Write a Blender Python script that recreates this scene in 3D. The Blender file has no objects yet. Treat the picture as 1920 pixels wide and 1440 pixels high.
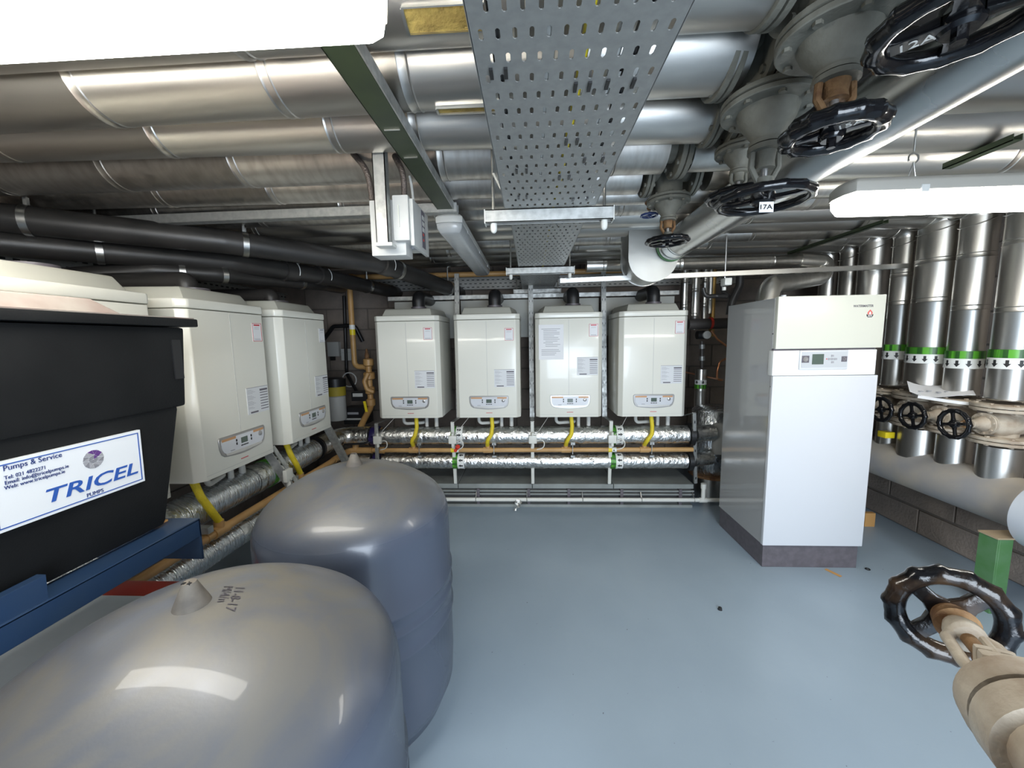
import bpy, bmesh, math, random
from mathutils import Vector as V, Matrix as M4
random.seed(7)
PI=math.pi
scene=bpy.context.scene
COL=scene.collection
# ------------------------------------------------------------------ camera
F=721.0
CY=V((35,84,F)).normalized()
_dn=V((105,-6232,721)).normalized()
CZ=-_dn; CZ=(CZ-CY*CZ.dot(CY)).normalized()
CX=CZ.cross(CY)
if CX.x<0: CX=-CX
EYE=V((0,0,1.38))
def ray(px,py):
    v=V((px-960,720-py,F)); return V((v.dot(CX),v.dot(CY),v.dot(CZ)))
def P(px,py,X=None,Y=None,Z=None):
    """room point where the measured direction meets the plane X, Y or Z"""
    d=ray(px,py)
    t=Y/d.y if Y is not None else (X/d.x if X is not None else (Z-EYE.z)/d.z)
    return EYE+d*t
cd=bpy.data.cameras.new('camera'); cam=bpy.data.objects.new('camera',cd); COL.objects.link(cam)
cd.sensor_width=36; cd.lens=F/1920*36; cd.clip_start=.02; cd.clip_end=60
r_=V((CX[0],CY[0],CZ[0])); u_=V((CX[1],CY[1],CZ[1])); f_=V((CX[2],CY[2],CZ[2]))
R=M4((( r_.x,u_.x,-f_.x,0),(r_.y,u_.y,-f_.y,0),(r_.z,u_.z,-f_.z,0),(0,0,0,1)))
cam.matrix_world=M4.Translation(EYE)@R
scene.camera=cam
# ------------------------------------------------------------------ world, lights, exposure
scene.view_settings.view_transform='Standard'; scene.view_settings.look='None'
scene.view_settings.gamma=1; scene.view_settings.use_curve_mapping=False
scene.view_settings.exposure=0.42
w=bpy.data.worlds.new('world'); scene.world=w; w.use_nodes=True
w.node_tree.nodes['Background'].inputs[0].default_value=(.62,.76,1,1)
w.node_tree.nodes['Background'].inputs[1].default_value=1.0
def area(name,loc,direction,sx,sy,power,color):
    l=bpy.data.lights.new(name,'AREA'); l.shape='RECTANGLE'; l.size=sx; l.size_y=sy; l.energy=power; l.color=color
    o=bpy.data.objects.new(name,l); COL.objects.link(o); o.location=loc
    o.rotation_euler=V(direction).to_track_quat('-Z','Y').to_euler(); return o
LAMP=26.0      # emission of a lit diffuser
area('daylight_through_doorway',(.75,-1.55,1.05),(.02,1,-.38),1.5,1.7,95,(.78,.885,1))
# ------------------------------------------------------------------ materials
MATS={}
def mat(name,col,rough=.5,metal=0.0,var=0.0,vs=8.0,col2=None,bump=0.0,bs=60.0,stretch=None,emit=None,trans=0,coat=0,rv=0.0,detail=4,spec=.5,lo=.35,hi=.65):
    if name in MATS: return MATS[name]
    m=bpy.data.materials.new(name); m.use_nodes=True; nt=m.node_tree; b=nt.nodes['Principled BSDF']
    b.inputs['Base Color'].default_value=(*col,1); b.inputs['Roughness'].default_value=rough; b.inputs['Metallic'].default_value=metal
    b.inputs['Coat Weight'].default_value=coat; b.inputs['Transmission Weight'].default_value=trans
    b.inputs['Specular IOR Level'].default_value=spec
    if emit: b.inputs['Emission Color'].default_value=(*emit[0],1); b.inputs['Emission Strength'].default_value=emit[1]
    tc=nt.nodes.new('ShaderNodeTexCoord'); mp=nt.nodes.new('ShaderNodeMapping'); nt.links.new(tc.outputs['Object'],mp.inputs[0])
    if stretch: mp.inputs['Scale'].default_value=stretch
    if col2 or rv:
        n=nt.nodes.new('ShaderNodeTexNoise'); n.inputs['Scale'].default_value=vs; n.inputs['Detail'].default_value=detail
        nt.links.new(mp.outputs[0],n.inputs[0])
        rp=nt.nodes.new('ShaderNodeMapRange'); rp.inputs[1].default_value=lo; rp.inputs[2].default_value=hi
        nt.links.new(n.outputs[0],rp.inputs[0])
        if col2:
            mx=nt.nodes.new('ShaderNodeMix'); mx.data_type='RGBA'; mx.inputs[6].default_value=(*col,1); mx.inputs[7].default_value=(*col2,1)
            nt.links.new(rp.outputs[0],mx.inputs[0]); nt.links.new(mx.outputs[2],b.inputs['Base Color'])
        if rv:
            r2=nt.nodes.new('ShaderNodeMapRange'); r2.inputs[3].default_value=rough; r2.inputs[4].default_value=min(1,rough+rv)
            nt.links.new(rp.outputs[0],r2.inputs[0]); nt.links.new(r2.outputs[0],b.inputs['Roughness'])
    if bump:
        n=nt.nodes.new('ShaderNodeTexNoise'); n.inputs['Scale'].default_value=bs; n.inputs['Detail'].default_value=3
        nt.links.new(mp.outputs[0],n.inputs[0])
        bp=nt.nodes.new('ShaderNodeBump'); bp.inputs['Strength'].default_value=bump; bp.inputs['Distance'].default_value=.01
        nt.links.new(n.outputs[0],bp.inputs['Height']); nt.links.new(bp.outputs[0],b.inputs['Normal'])
    MATS[name]=m; return m
ALU=mat('aluminium_cladding',(.66,.64,.60),.30,1,col2=(.50,.48,.445),vs=4,rv=.14,bump=.035,bs=6,stretch=(.6,3,3),detail=3,lo=.3,hi=.75)
ALUD=mat('streaked_aluminium_cladding',(.60,.575,.535),.36,1,col2=(.43,.395,.355),vs=16,rv=.16,bump=.05,bs=9,stretch=(2.2,.7,.7),detail=2,lo=.4,hi=.8)
ALUV=mat('bright_aluminium_cladding',(.70,.68,.64),.30,1,col2=(.54,.52,.475),vs=4,rv=.12,bump=.04,bs=8,stretch=(3,3,.7))
ALUB=mat('polished_aluminium_cladding',(.62,.62,.60),.24,1,rv=.10,vs=3,bump=.02,bs=6)
FOIL=mat('crinkled_foil_wrap',(.72,.72,.70),.22,1,bump=.75,bs=38,rv=.2,vs=20)
FOIL2=mat('ribbed_foil_wrap',(.72,.74,.76),.2,1,bump=.8,bs=26,rv=.15,vs=20,stretch=(.8,4,.8))
GALV=mat('galvanised_steel',(.46,.465,.45),.42,.8,col2=(.36,.365,.35),vs=40,rv=.15)
TRAYM=mat('galvanised_tray_steel',(.33,.33,.31),.5,.4,col2=(.29,.29,.275),vs=60)
ZINC=mat('bright_zinc_steel',(.62,.62,.60),.3,1)
GREENP=mat('olive_green_painted_steel',(.035,.05,.022),.5,.1,col2=(.028,.04,.02),vs=12)
GREENL=mat('green_painted_leg',(.06,.17,.05),.5,0,col2=(.09,.20,.09),vs=12)
CREAM=mat('cream_enamel',(.72,.71,.635),.28,0,coat=.2)
WHITE=mat('white_enamel',(.62,.635,.665),.22,0,coat=.3)
WARMW=mat('warm_white_enamel',(.62,.62,.54),.28)
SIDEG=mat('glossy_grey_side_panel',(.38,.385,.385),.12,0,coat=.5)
DKGREY=mat('dark_grey_plinth',(.10,.09,.10),.4,0,col2=(.13,.115,.13),vs=30)
LGREY=mat('light_grey_plastic',(.50,.50,.475),.4)
TOPGREY=mat('boiler_top_grey_plastic',(.43,.425,.37),.45)
BLACKP=mat('black_plastic_pipe',(.022,.021,.020),.42,0,col2=(.035,.032,.030),vs=6)
BLACK=mat('black_plastic',(.012,.012,.013),.4)
TANKB=mat('black_moulded_tank',(.008,.0085,.009),.55,0,bump=.08,bs=220,col2=(.012,.0125,.013),vs=5,spec=.15)
LIDM=mat('dusty_tank_lid',(.24,.215,.19),.8,0,col2=(.18,.13,.115),vs=9)
GLOSSB=mat('glossy_black_handwheel',(.006,.006,.007),.16,0,coat=.2,bump=.10,bs=50,spec=.35)
NAVY=mat('navy_painted_frame',(.018,.042,.095),.35,.1,col2=(.022,.046,.095),vs=20)
BEIGE=mat('dirty_grey_valve_paint',(.19,.187,.155),.65,0,col2=(.12,.115,.092),vs=14,bump=.2,bs=70)
BEIGE2=mat('worn_beige_valve_paint',(.52,.46,.37),.6,0,col2=(.33,.26,.19),vs=16,bump=.25,bs=90)
RUST=mat('rusty_iron',(.13,.06,.025),.8,.1,col2=(.26,.15,.065),vs=26,bump=.4,bs=80)
BRASSD=mat('ochre_gas_pipe',(.52,.31,.12),.42,0,col2=(.44,.25,.09),vs=10)
COPPER=mat('copper_pipe',(.60,.27,.14),.3,1)
YEL=mat('yellow_gas_hose',(.72,.56,.02),.45,0,bump=.4,bs=180)
YELP=mat('yellow_plastic',(.80,.62,.02),.4)
GREENT=mat('green_tape',(.10,.38,.03),.35,0,col2=(.05,.20,.02),vs=24,stretch=(1,1,.05),lo=.48,hi=.52)
WTAPE=mat('white_tape',(.78,.79,.76),.4)
INK=mat('black_print',(.02,.02,.02),.5)
GREYINK=mat('grey_print',(.34,.34,.36),.5)
PURPINK=mat('dark_grey_print',(.12,.11,.13),.5)
REDP=mat('red_print',(.55,.05,.06),.5)
PAPER=mat('white_paper',(.76,.76,.77),.7)
PAPERG=mat('printed_label',(.66,.67,.68),.6)
BLUEINK=mat('blue_print',(.02,.08,.33),.5)
NAVYINK=mat('navy_print',(.02,.04,.16),.5)
STICK=mat('white_sticker',(.66,.68,.70),.4)
PURPLE=mat('purple_print',(.10,.035,.18),.5)
SILV=mat('silver_bezel',(.42,.41,.40),.3,.6)
ORNG=mat('orange_accent',(.55,.30,.14),.4)
LCD=mat('grey_green_display',(.09,.12,.10),.2)
LCDG=mat('grey_control_plate',(.48,.50,.52),.4)
REDV=mat('red_plastic',(.55,.04,.02),.4)
WPIPE=mat('white_plastic_pipe',(.66,.66,.61),.4)
GLIT=mat('lit_diffuser',(.9,.9,.9),.5,emit=((1,.965,.88),LAMP))
GCLR=mat('clear_ribbed_diffuser',(.72,.73,.72),.22,0,trans=.45,bump=.2,bs=40,stretch=(1,.05,1))
WOOL=mat('mineral_wool',(.38,.27,.07),.95,0,col2=(.24,.16,.04),vs=25,bump=.8,bs=60)
CARD=mat('cardboard',(.50,.27,.09),.8)
BLUEV=mat('dark_blue_valve',(.02,.015,.09),.3,0,coat=.4)
TGREY=mat('dark_grey_box_foot',(.12,.12,.12),.6)
LED=mat('green_led',(.0,.3,.1),.5,emit=((.05,1,.3),6))
PLINM=mat('grey_painted_sheet_steel',(.30,.325,.315),.42,.1,col2=(.22,.235,.225),vs=5)
CONC=mat('ceiling_concrete',(.13,.12,.11),.85,0,col2=(.09,.085,.08),vs=6,bump=.2,bs=30)
BLK=mat('concrete_block',(.26,.215,.18),.85,0,col2=(.18,.15,.128),vs=5,bump=.4,bs=60)
MORT=mat('mortar',(.15,.13,.112),.9,bump=.3,bs=90)
# vessel: grey paint with settled dust on upward faces
def dusty(name,base,dust,amount,rough):
    m=mat(name,base,rough,0,coat=.12,bump=.02,bs=120); nt=m.node_tree; b=nt.nodes['Principled BSDF']
    g=nt.nodes.new('ShaderNodeNewGeometry'); s=nt.nodes.new('ShaderNodeSeparateXYZ'); nt.links.new(g.outputs['Normal'],s.inputs[0])
    r=nt.nodes.new('ShaderNodeMapRange'); r.inputs[1].default_value=.35; r.inputs[2].default_value=.95; r.inputs[4].default_value=amount
    nt.links.new(s.outputs[2],r.inputs[0])
    n=nt.nodes.new('ShaderNodeTexNoise'); n.inputs['Scale'].default_value=4.2; n.inputs['Detail'].default_value=8; n.inputs['Roughness'].default_value=.62; n.inputs['Distortion'].default_value=1.4
    tc=nt.nodes.new('ShaderNodeTexCoord'); nt.links.new(tc.outputs['Object'],n.inputs[0])
    r2=nt.nodes.new('ShaderNodeMapRange'); r2.inputs[1].default_value=.38; r2.inputs[2].default_value=.60; r2.inputs[3].default_value=.38
    nt.links.new(n.outputs[0],r2.inputs[0])
    mu=nt.nodes.new('ShaderNodeMath'); mu.operation='MULTIPLY'; nt.links.new(r.outputs[0],mu.inputs[0]); nt.links.new(r2.outputs[0],mu.inputs[1])
    mx=nt.nodes.new('ShaderNodeMix'); mx.data_type='RGBA'; mx.inputs[6].default_value=(*base,1); mx.inputs[7].default_value=(*dust,1)
    nt.links.new(mu.outputs[0],mx.inputs[0]); nt.links.new(mx.outputs[2],b.inputs['Base Color'])
    r3=nt.nodes.new('ShaderNodeMapRange'); r3.inputs[3].default_value=rough; r3.inputs[4].default_value=.50
    nt.links.new(mu.outputs[0],r3.inputs[0]); nt.links.new(r3.outputs[0],b.inputs['Roughness'])
    return m
VESSEL=dusty('dusty_grey_vessel_paint',(.066,.080,.112),(.122,.115,.099),1.0,.27)
# floor paint
m=mat('blue_grey_floor_paint',(.295,.37,.44),.30,0,col2=(.27,.342,.41),vs=2.2,rv=.14,bump=.05,bs=25); FLOORM=m
nt=m.node_tree; b=nt.nodes['Principled BSDF']; lk=b.inputs['Base Color'].links[0].from_socket
tc=nt.nodes.new('ShaderNodeTexCoord'); vo=nt.nodes.new('ShaderNodeTexNoise'); vo.inputs['Scale'].default_value=55; vo.inputs['Detail'].default_value=2
nt.links.new(tc.outputs['Object'],vo.inputs[0])
r=nt.nodes.new('ShaderNodeMapRange'); r.inputs[1].default_value=.77; r.inputs[2].default_value=.80; nt.links.new(vo.outputs[0],r.inputs[0])
mx=nt.nodes.new('ShaderNodeMix'); mx.data_type='RGBA'; mx.inputs[7].default_value=(.10,.12,.14,1)
nt.links.new(r.outputs[0],mx.inputs[0]); nt.links.new(lk,mx.inputs[6]); nt.links.new(mx.outputs[2],b.inputs['Base Color'])
# ------------------------------------------------------------------ mesh helpers
BASE={}
def frame(axis):
    a=V(axis).normalized(); h=V((0,0,1)) if abs(a.z)<.9 else V((1,0,0))
    u=h.cross(a).normalized(); return u,a.cross(u),a
def fillet(pts,r,n=6):
    pts=[V(p) for p in pts]; out=[pts[0]]
    for i in range(1,len(pts)-1):
        a,b,c=pts[i-1],pts[i],pts[i+1]; d1=(a-b).normalized(); d2=(c-b).normalized()
        ang=d1.angle(d2)
        if ang>3.1: out.append(b); continue
        t=min(r/math.tan(ang/2),(a-b).length*.49,(c-b).length*.49); rr=t*math.tan(ang/2)
        ctr=b+(d1+d2).normalized()*(rr/math.sin(ang/2)); s=b+d1*t-ctr; e=b+d2*t-ctr
        for k in range(n+1):
            f=k/n; w_=s.angle(e); q=(s*math.sin((1-f)*w_)+e*math.sin(f*w_))/math.sin(w_); out.append(ctr+q)
    out.append(pts[-1]); return out
class B:
    def __init__(s): s.v=[]; s.f=[]
    def add(s,vs,fs):
        o=len(s.v); s.v+=[V(p) for p in vs]; s.f+=[tuple(i+o for i in f) for f in fs]; return s
    def box(s,x0,x1,y0,y1,z0,z1):
        if x0>x1:x0,x1=x1,x0
        if y0>y1:y0,y1=y1,y0
        if z0>z1:z0,z1=z1,z0
        return s.add([(x0,y0,z0),(x1,y0,z0),(x1,y1,z0),(x0,y1,z0),(x0,y0,z1),(x1,y0,z1),(x1,y1,z1),(x0,y1,z1)],
            [(0,3,2,1),(4,5,6,7),(0,1,5,4),(1,2,6,5),(2,3,7,6),(3,0,4,7)])
    def hexa(s,b,t): return s.add(list(b)+list(t),[(0,3,2,1),(4,5,6,7),(0,1,5,4),(1,2,6,5),(2,3,7,6),(3,0,4,7)])
    def beam(s,p0,p1,w_,h,up=(0,0,1)):
        p0,p1=V(p0),V(p1); d=(p1-p0).normalized(); r=d.cross(V(up)).normalized(); u=r.cross(d)
        q=[r*(-w_/2)-u*(h/2),r*(w_/2)-u*(h/2),r*(w_/2)+u*(h/2),r*(-w_/2)+u*(h/2)]
        return s.add([p0+k for k in q]+[p1+k for k in q],[(0,1,2,3),(7,6,5,4),(0,4,5,1),(1,5,6,2),(2,6,7,3),(3,7,4,0)])
    def lathe(s,prof,o=(0,0,0),axis=(0,0,1),n=24,cap=True):
        u,w_,a=frame(axis); o=V(o); vs=[];fs=[]
        for r,h in prof:
            for k in range(n):
                t=2*PI*k/n; vs.append(o+a*h+(u*math.cos(t)+w_*math.sin(t))*r)
        for i in range(len(prof)-1):
            for k in range(n):
                k2=(k+1)%n; fs.append((i*n+k,i*n+k2,(i+1)*n+k2,(i+1)*n+k))
        if cap:
            if prof[0][0]>1e-6: fs.append(tuple(range(n-1,-1,-1)))
            if prof[-1][0]>1e-6: fs.append(tuple((len(prof)-1)*n+k for k in range(n)))
        return s.add(vs,fs)
    def cyl(s,p0,p1,r0,r1=None,n=20,cap=True):
        p0,p1=V(p0),V(p1); L=(p1-p0).length
        return s.lathe([(r0,0),(r0 if r1 is None else r1,L)],p0,p1-p0,n,cap)
    def tube(s,pts,r,n=12,cap=True):
        pts=[V(p) for p in pts]; vs=[];fs=[]; t0=(pts[1]-pts[0]).normalized(); u,_,_=frame(t0)
        for i,p in enumerate(pts):
            a=(pts[i]-pts[i-1]).normalized() if i else t0
            b_=(pts[i+1]-pts[i]).normalized() if i<len(pts)-1 else a
            t=(a+b_).normalized(); u=(u-t*u.dot(t)).normalized(); w_=t.cross(u)
            k_=1/max(.5,t.dot(a)); rr=r[i] if isinstance(r,(list,tuple)) else r
            for k in range(n):
                g=2*PI*k/n; vs.append(p+(u*math.cos(g)+w_*math.sin(g))*rr)
        for i in range(len(pts)-1):
            for k in range(n):
                k2=(k+1)%n; fs.append((i*n+k,i*n+k2,(i+1)*n+k2,(i+1)*n+k))
        if cap: fs.append(tuple(range(n-1,-1,-1))); fs.append(tuple((len(pts)-1)*n+k for k in range(n)))
        return s.add(vs,fs)
    def torus(s,c,axis,R_,r,n=32,m=10,a0=0,a1=2*PI,lobes=0,la=0):
        u,w_,a=frame(axis); c=V(c); vs=[];fs=[]; full=abs(a1-a0-2*PI)<1e-6; N=n if full else n+1
        for i in range(N):
            t=a0+(a1-a0)*i/n; d=u*math.cos(t)+w_*math.sin(t)
            lr=la*max(0,math.sin(lobes*t)) if lobes else 0
            for k in range(m):
                g=2*PI*k/m; cg=math.cos(g); vs.append(c+d*(R_+r*cg+(lr if cg>0.2 else 0))+a*(r*math.sin(g)*(1+lr/r*.25)))
        for i in range(n):
            i2=(i+1)%N
            for k in range(m):
                k2=(k+1)%m; fs.append((i*m+k,i2*m+k,i2*m+k2,i*m+k2))
        if not full: fs.append(tuple(range(m))); fs.append(tuple((N-1)*m+k for k in range(m-1,-1,-1)))
        return s.add(vs,fs)
    def poly(s,pts,o,ux,uy,d):
        """extruded outline: pts (a,b) in ux,uy ; d = depth vector"""
        o,ux,uy,d=V(o),V(ux),V(uy),V(d); n=len(pts); a=[o+ux*p[0]+uy*p[1] for p in pts]; b_=[p+d for p in a]
        fs=[tuple(range(n)),tuple(range(2*n-1,n-1,-1))]+[(i,i+n,(i+1)%n+n,(i+1)%n) for i in range(n)]
        return s.add(a+b_,fs)
    def obj(s,name,m,parent=None,bevel=0,seg=2,label=None,kind=None,cat=None,group=None,xf=None,local=False,ang=40,flat=False):
        if xf is not None: s.v=[xf@p for p in s.v]
        if parent is not None:
            off=V((0,0,0)) if local else BASE.get(parent,V((0,0,0)))
            org=V((0,0,0))
        else:
            xs=[p.x for p in s.v];ys=[p.y for p in s.v];zs=[p.z for p in s.v]
            off=V(((min(xs)+max(xs))/2,(min(ys)+max(ys))/2,min(zs))); org=off
        me=bpy.data.meshes.new(name); me.from_pydata([p-off for p in s.v],[],s.f); me.update()
        bm=bmesh.new(); bm.from_mesh(me); bmesh.ops.recalc_face_normals(bm,faces=bm.faces)
        if bevel:
            es=[e for e in bm.edges if len(e.link_faces)==2 and e.calc_face_angle(0)>.6]
            bmesh.ops.bevel(bm,geom=es,offset=bevel,segments=seg,affect='EDGES',clamp_overlap=True,profile=.6)
        bm.to_mesh(me); bm.free()
        if not flat:
            me.shade_smooth(); me.set_sharp_from_angle(angle=math.radians(ang))
        me.materials.append(m)
        o=bpy.data.objects.new(name,me); COL.objects.link(o)
        if parent is not None: o.parent=parent; BASE[o]=off
        else: o.location=org; BASE[o]=org
        return tag(o,label,cat,group,kind)
def tag(o,label=None,cat=None,group=None,kind=None):
    if label:o['label']=label
    if cat:o['category']=cat
    if group:o['group']=group
    if kind:o['kind']=kind
    return o
def thing(name,label,cat,loc=(0,0,0),group=None,mx=None,kind=None):
    o=bpy.data.objects.new(name,None); COL.objects.link(o); o.empty_display_size=.05
    o.location=loc; BASE[o]=V(loc)
    if mx is not None: o.matrix_world=mx; BASE[o]=V((0,0,0))
    return tag(o,label,cat,group,kind)
def dup(root,mx,label,group=None,skip=()):
    def cp(o,par):
        c=o.copy(); COL.objects.link(c)
        if par: c.parent=par
        for ch in o.children:
            if ch.name.split('.')[0] in skip: continue
            cp(ch,c)
        return c
    r=cp(root,None); r.matrix_world=mx; r['label']=label
    if group: r['group']=group
    return r
TXT={}
def text(s,size,o,ux,uy,m,name,parent,shear=0,bold=0,ext=.0004,align='LEFT',label=None,sx=1):
    cu=bpy.data.curves.new('t','FONT'); cu.body=s; cu.size=size; cu.shear=shear; cu.offset=bold; cu.extrude=ext; cu.align_x=align; cu.resolution_u=3
    t=bpy.data.objects.new('t',cu); COL.objects.link(t); dg=bpy.context.evaluated_depsgraph_get()
    me=bpy.data.meshes.new_from_object(t.evaluated_get(dg)); bpy.data.objects.remove(t)
    ux=V(ux).normalized(); uy=V(uy).normalized(); uz=ux.cross(uy); off=V(o)-BASE.get(parent,V((0,0,0)))
    for v in me.vertices:
        p=v.co; v.co=off+ux*p.x*sx+uy*p.y+uz*p.z
    me.materials.clear(); me.materials.append(m)
    ob=bpy.data.objects.new(name,me); COL.objects.link(ob); ob.parent=parent; BASE[ob]=BASE.get(parent,V((0,0,0)))
    return tag(ob,label)
# ------------------------------------------------------------------ room shell
XL,XR,YB,YF,ZC=-2.35,2.95,4.0,-1.65,2.45
def struct(b,name,m,**k): return b.obj(name,m,kind='structure',**k)
struct(B().box(XL-.1,XR+.1,YF-.1,YB+.1,-.08,0),'floor',FLOORM,label='smooth blue-grey painted concrete floor')
struct(B().box(XL-.1,XR+.1,YF-.1,YB+.1,ZC,ZC+.1),'ceiling',CONC,label='dark concrete ceiling above the silver pipes')
bk=struct(B().box(XL-.1,XR+.1,YB,YB+.1,0,ZC),'wall_back',MORT,label='dim brown concrete block wall behind the four boilers')
rt=struct(B().box(XR,XR+.1,YF,YB,0,ZC),'wall_right',MORT,label='dim block wall behind the vertical silver pipes')
lf=struct(B().box(XL-.1,XL,YF,YB,0,ZC),'wall_left',MORT,label='dark block wall behind the left boilers')
dw=B(); dw.box(XL,-.05,YF-.1,YF,0,ZC); dw.box(1.55,XR,YF-.1,YF,0,ZC); dw.box(-.05,1.55,YF-.1,YF,2.0,ZC)
struct(dw,'wall_front',MORT,label='wall with the open doorway that lets daylight in')
def blocks(parent,axis,lo,hi,depth,z0=0):
    bb=B(); L,H=.43,.205
    proto=None; z=z0+.01; row=0
    while z+H<ZC:
        a=lo-(L+.01)*(.5 if row%2 else 0)
        while a<hi:
            s=max(a,lo); e=min(a+L,hi)
            if e-s>.1:
                full=abs(e-s-L)<1e-4
                if full and proto:
                    o=proto.copy(); COL.objects.link(o); o.parent=parent
                else:
                    q=B().box(-(e-s)/2,(e-s)/2,-.006,.006,0,H)
                    o=q.obj('block',BLK,parent,bevel=.003,seg=1,local=True)
                    if full: proto=o
                j=random.uniform(-.0025,.0025); m_=(s+e)/2
                if axis=='x': w_=V((m_,depth-.004+j,z)); o.rotation_euler=(0,0,0)
                else: w_=V((depth+(-.004+j)*(1 if depth>0 else -1),m_,z)); o.rotation_euler=(0,0,PI/2)
                o.location=w_-BASE[parent]
            a+=L+.01
        z+=H+.01; row+=1
blocks(bk,'x',XL,XR,YB)
blocks(rt,'y',0.9,YB,XR)
blocks(lf,'y',0.9,YB,XL)
# low block upstand beneath the right hand header
up=struct(B().box(2.66,XR-.01,.9,YB-.02,0,.36),'trim_1',MORT,label='low concrete block kerb along the right wall')
for row in range(2):
    y=.9-(.22 if row%2 else 0); 
    while y<YB-.05:
        s=max(y,.9); e=min(y+.43,YB-.03)
        if e-s>.1: B().box(2.648,2.66,s,e,.008+row*.178,.17+row*.178).obj('block',BLK,up,bevel=.003,seg=1)
        y+=.44
# ------------------------------------------------------------------ ceiling pipes
def by(px,py,r,zb=2.0):
    v=ray(px,py); b=math.atan2(v.z,v.y); H=zb-1.38
    return ((H+r)*math.cos(b)-r)/math.sin(b)
ORD=['first','second','third','fourth','fifth','sixth','seventh','eighth','ninth','tenth','eleventh','twelfth','thirteenth']
def clad(parent,a,b,r,m,joints,name='jacket_section',n=36,caps=True):
    """sheet-metal jacket from a to b in sections that lap over one another at the joints (distances from a)"""
    a,b=V(a),V(b); L=(b-a).length; d=(b-a)/L; js=[0]+[j for j in sorted(joints) if .05<j<L-.05]+[L]
    for i in range(len(js)-1):
        s,e=js[i],js[i+1]; last=i==len(js)-2; e2=e if last else e+.012
        pr=[(r-.012,0),(r,0)] if i==0 and caps else [(r+.0005*(i%2),0)]
        rr=r+.0007*(i%2)
        pr=[(.001,0),(rr,0)] if (i==0 and caps) else [(rr,0)]
        Ls=e2-s
        if i>0: pr+=[(rr,.016),(rr+.0022,.019),(rr,.022)]
        if not last: pr+=[(rr,Ls-.022),(rr+.0022,Ls-.018),(rr,Ls-.014)]
        pr+=[(rr,Ls)]
        if last and caps: pr+=[(.001,Ls)]
        B().lathe(pr,a+d*s,d,n,cap=False).obj(name,m,parent,ang=35)
def cpipe(pts,r,x0,x1,joints,m,label,group='lagged ceiling pipes'):
    (xa,Ya),(xb,Yb)=pts
    Yf=lambda x: Ya+(Yb-Ya)*(x-xa)/(xb-xa)
    t=thing('lagged_pipe',label,'pipe',(x0,Yf(x0),2.0+r),group)
    clad(t,(x0,Yf(x0),2.0+r),(x1,Yf(x1),2.0+r),r,m,[j-x0 for j in joints])
    return t,Yf
def ya(px,py,r):  # (x, Y) of the pipe axis seen with its underside at px,py
    Y=by(px,py,r); v=ray(px,py); return (v.x/v.y*Y,Y)
LX=XL+.02
cpipe([(-2,.63),(1,.63)],.105,LX,.5,[-1.5,-.6,.2],ALU,'fat silver lagged pipe nearest the camera, mostly above the lit lamp')
p0,_=cpipe([ya(830,92,.112),ya(1280,66,.112)],.112,LX,.49,[-1.4,-.62,-.02,.28],ALU,'fat silver ceiling pipe with the larger torn slot showing yellow wool')
p1,_=cpipe([ya(0,251.5,.105),ya(1280,184,.105)],.105,LX,.53,[-1.83,-1.17,-.66,-.31,.14],ALU,'wide silver ceiling pipe with the smaller torn slot, just beyond the lit left lamp')
p2,_=cpipe([ya(0,306,.085),ya(1280,270,.085)],.085,LX,.6,[-1.72,-1.18,-.62,-.36,.2],ALU,'silver lagged ceiling pipe between the widest one and the streaked one')
p3,_=cpipe([ya(0,368,.1),ya(1280,325,.1)],.1,LX,.505,[-2.1,-1.62,-1.11,-.33,.3],ALUD,'streaked silver lagged ceiling pipe with drip stains, touching the hanging control box conduit')
p4,_=cpipe([ya(346,388,.08),ya(1200,365,.08)],.08,LX,.47,[-1.62,-1.12,-.4,.2],ALUD,'streaked silver lagged ceiling pipe just in front of the horizontal left support channel')
rows=[(1.915,.05),(2.07,.085),(2.29,.078),(2.49,.097),(2.705,.07),(2.92,.085),(3.14,.075),(3.34,.075)]
adj=['thin','broad','mid-sized','broadest','slimmer','broad','mid-sized','narrow']
for i,(Y,r) in enumerate(rows):
    x1=2.3 if i==0 else (2.27 if i<8 else 2.3)
    js=[LX+.5+k*.93+((i*37)%10)*.06 for k in range(5)]
    cpipe([(-2,Y),(2,Y)],r,LX,2.45-.16 if i else 2.7,js,ALUD if i in(0,1,4) else ALU,
      '%s silver lagged ceiling pipe, %s in the bank beyond the support channel'%(adj[i],ORD[i]))
for Y,r,nm in ((.98,.085,'nearest'),(1.22,.1,'second'),(1.47,.1,'third'),(1.70,.085,'fourth')):
    cpipe([(-2,Y),(2,Y)],r,1.02,XR-.02,[1.5+Y*.2,2.3],ALU,'silver ceiling pipe over the lit right lamp, %s of that set'%nm)
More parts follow.
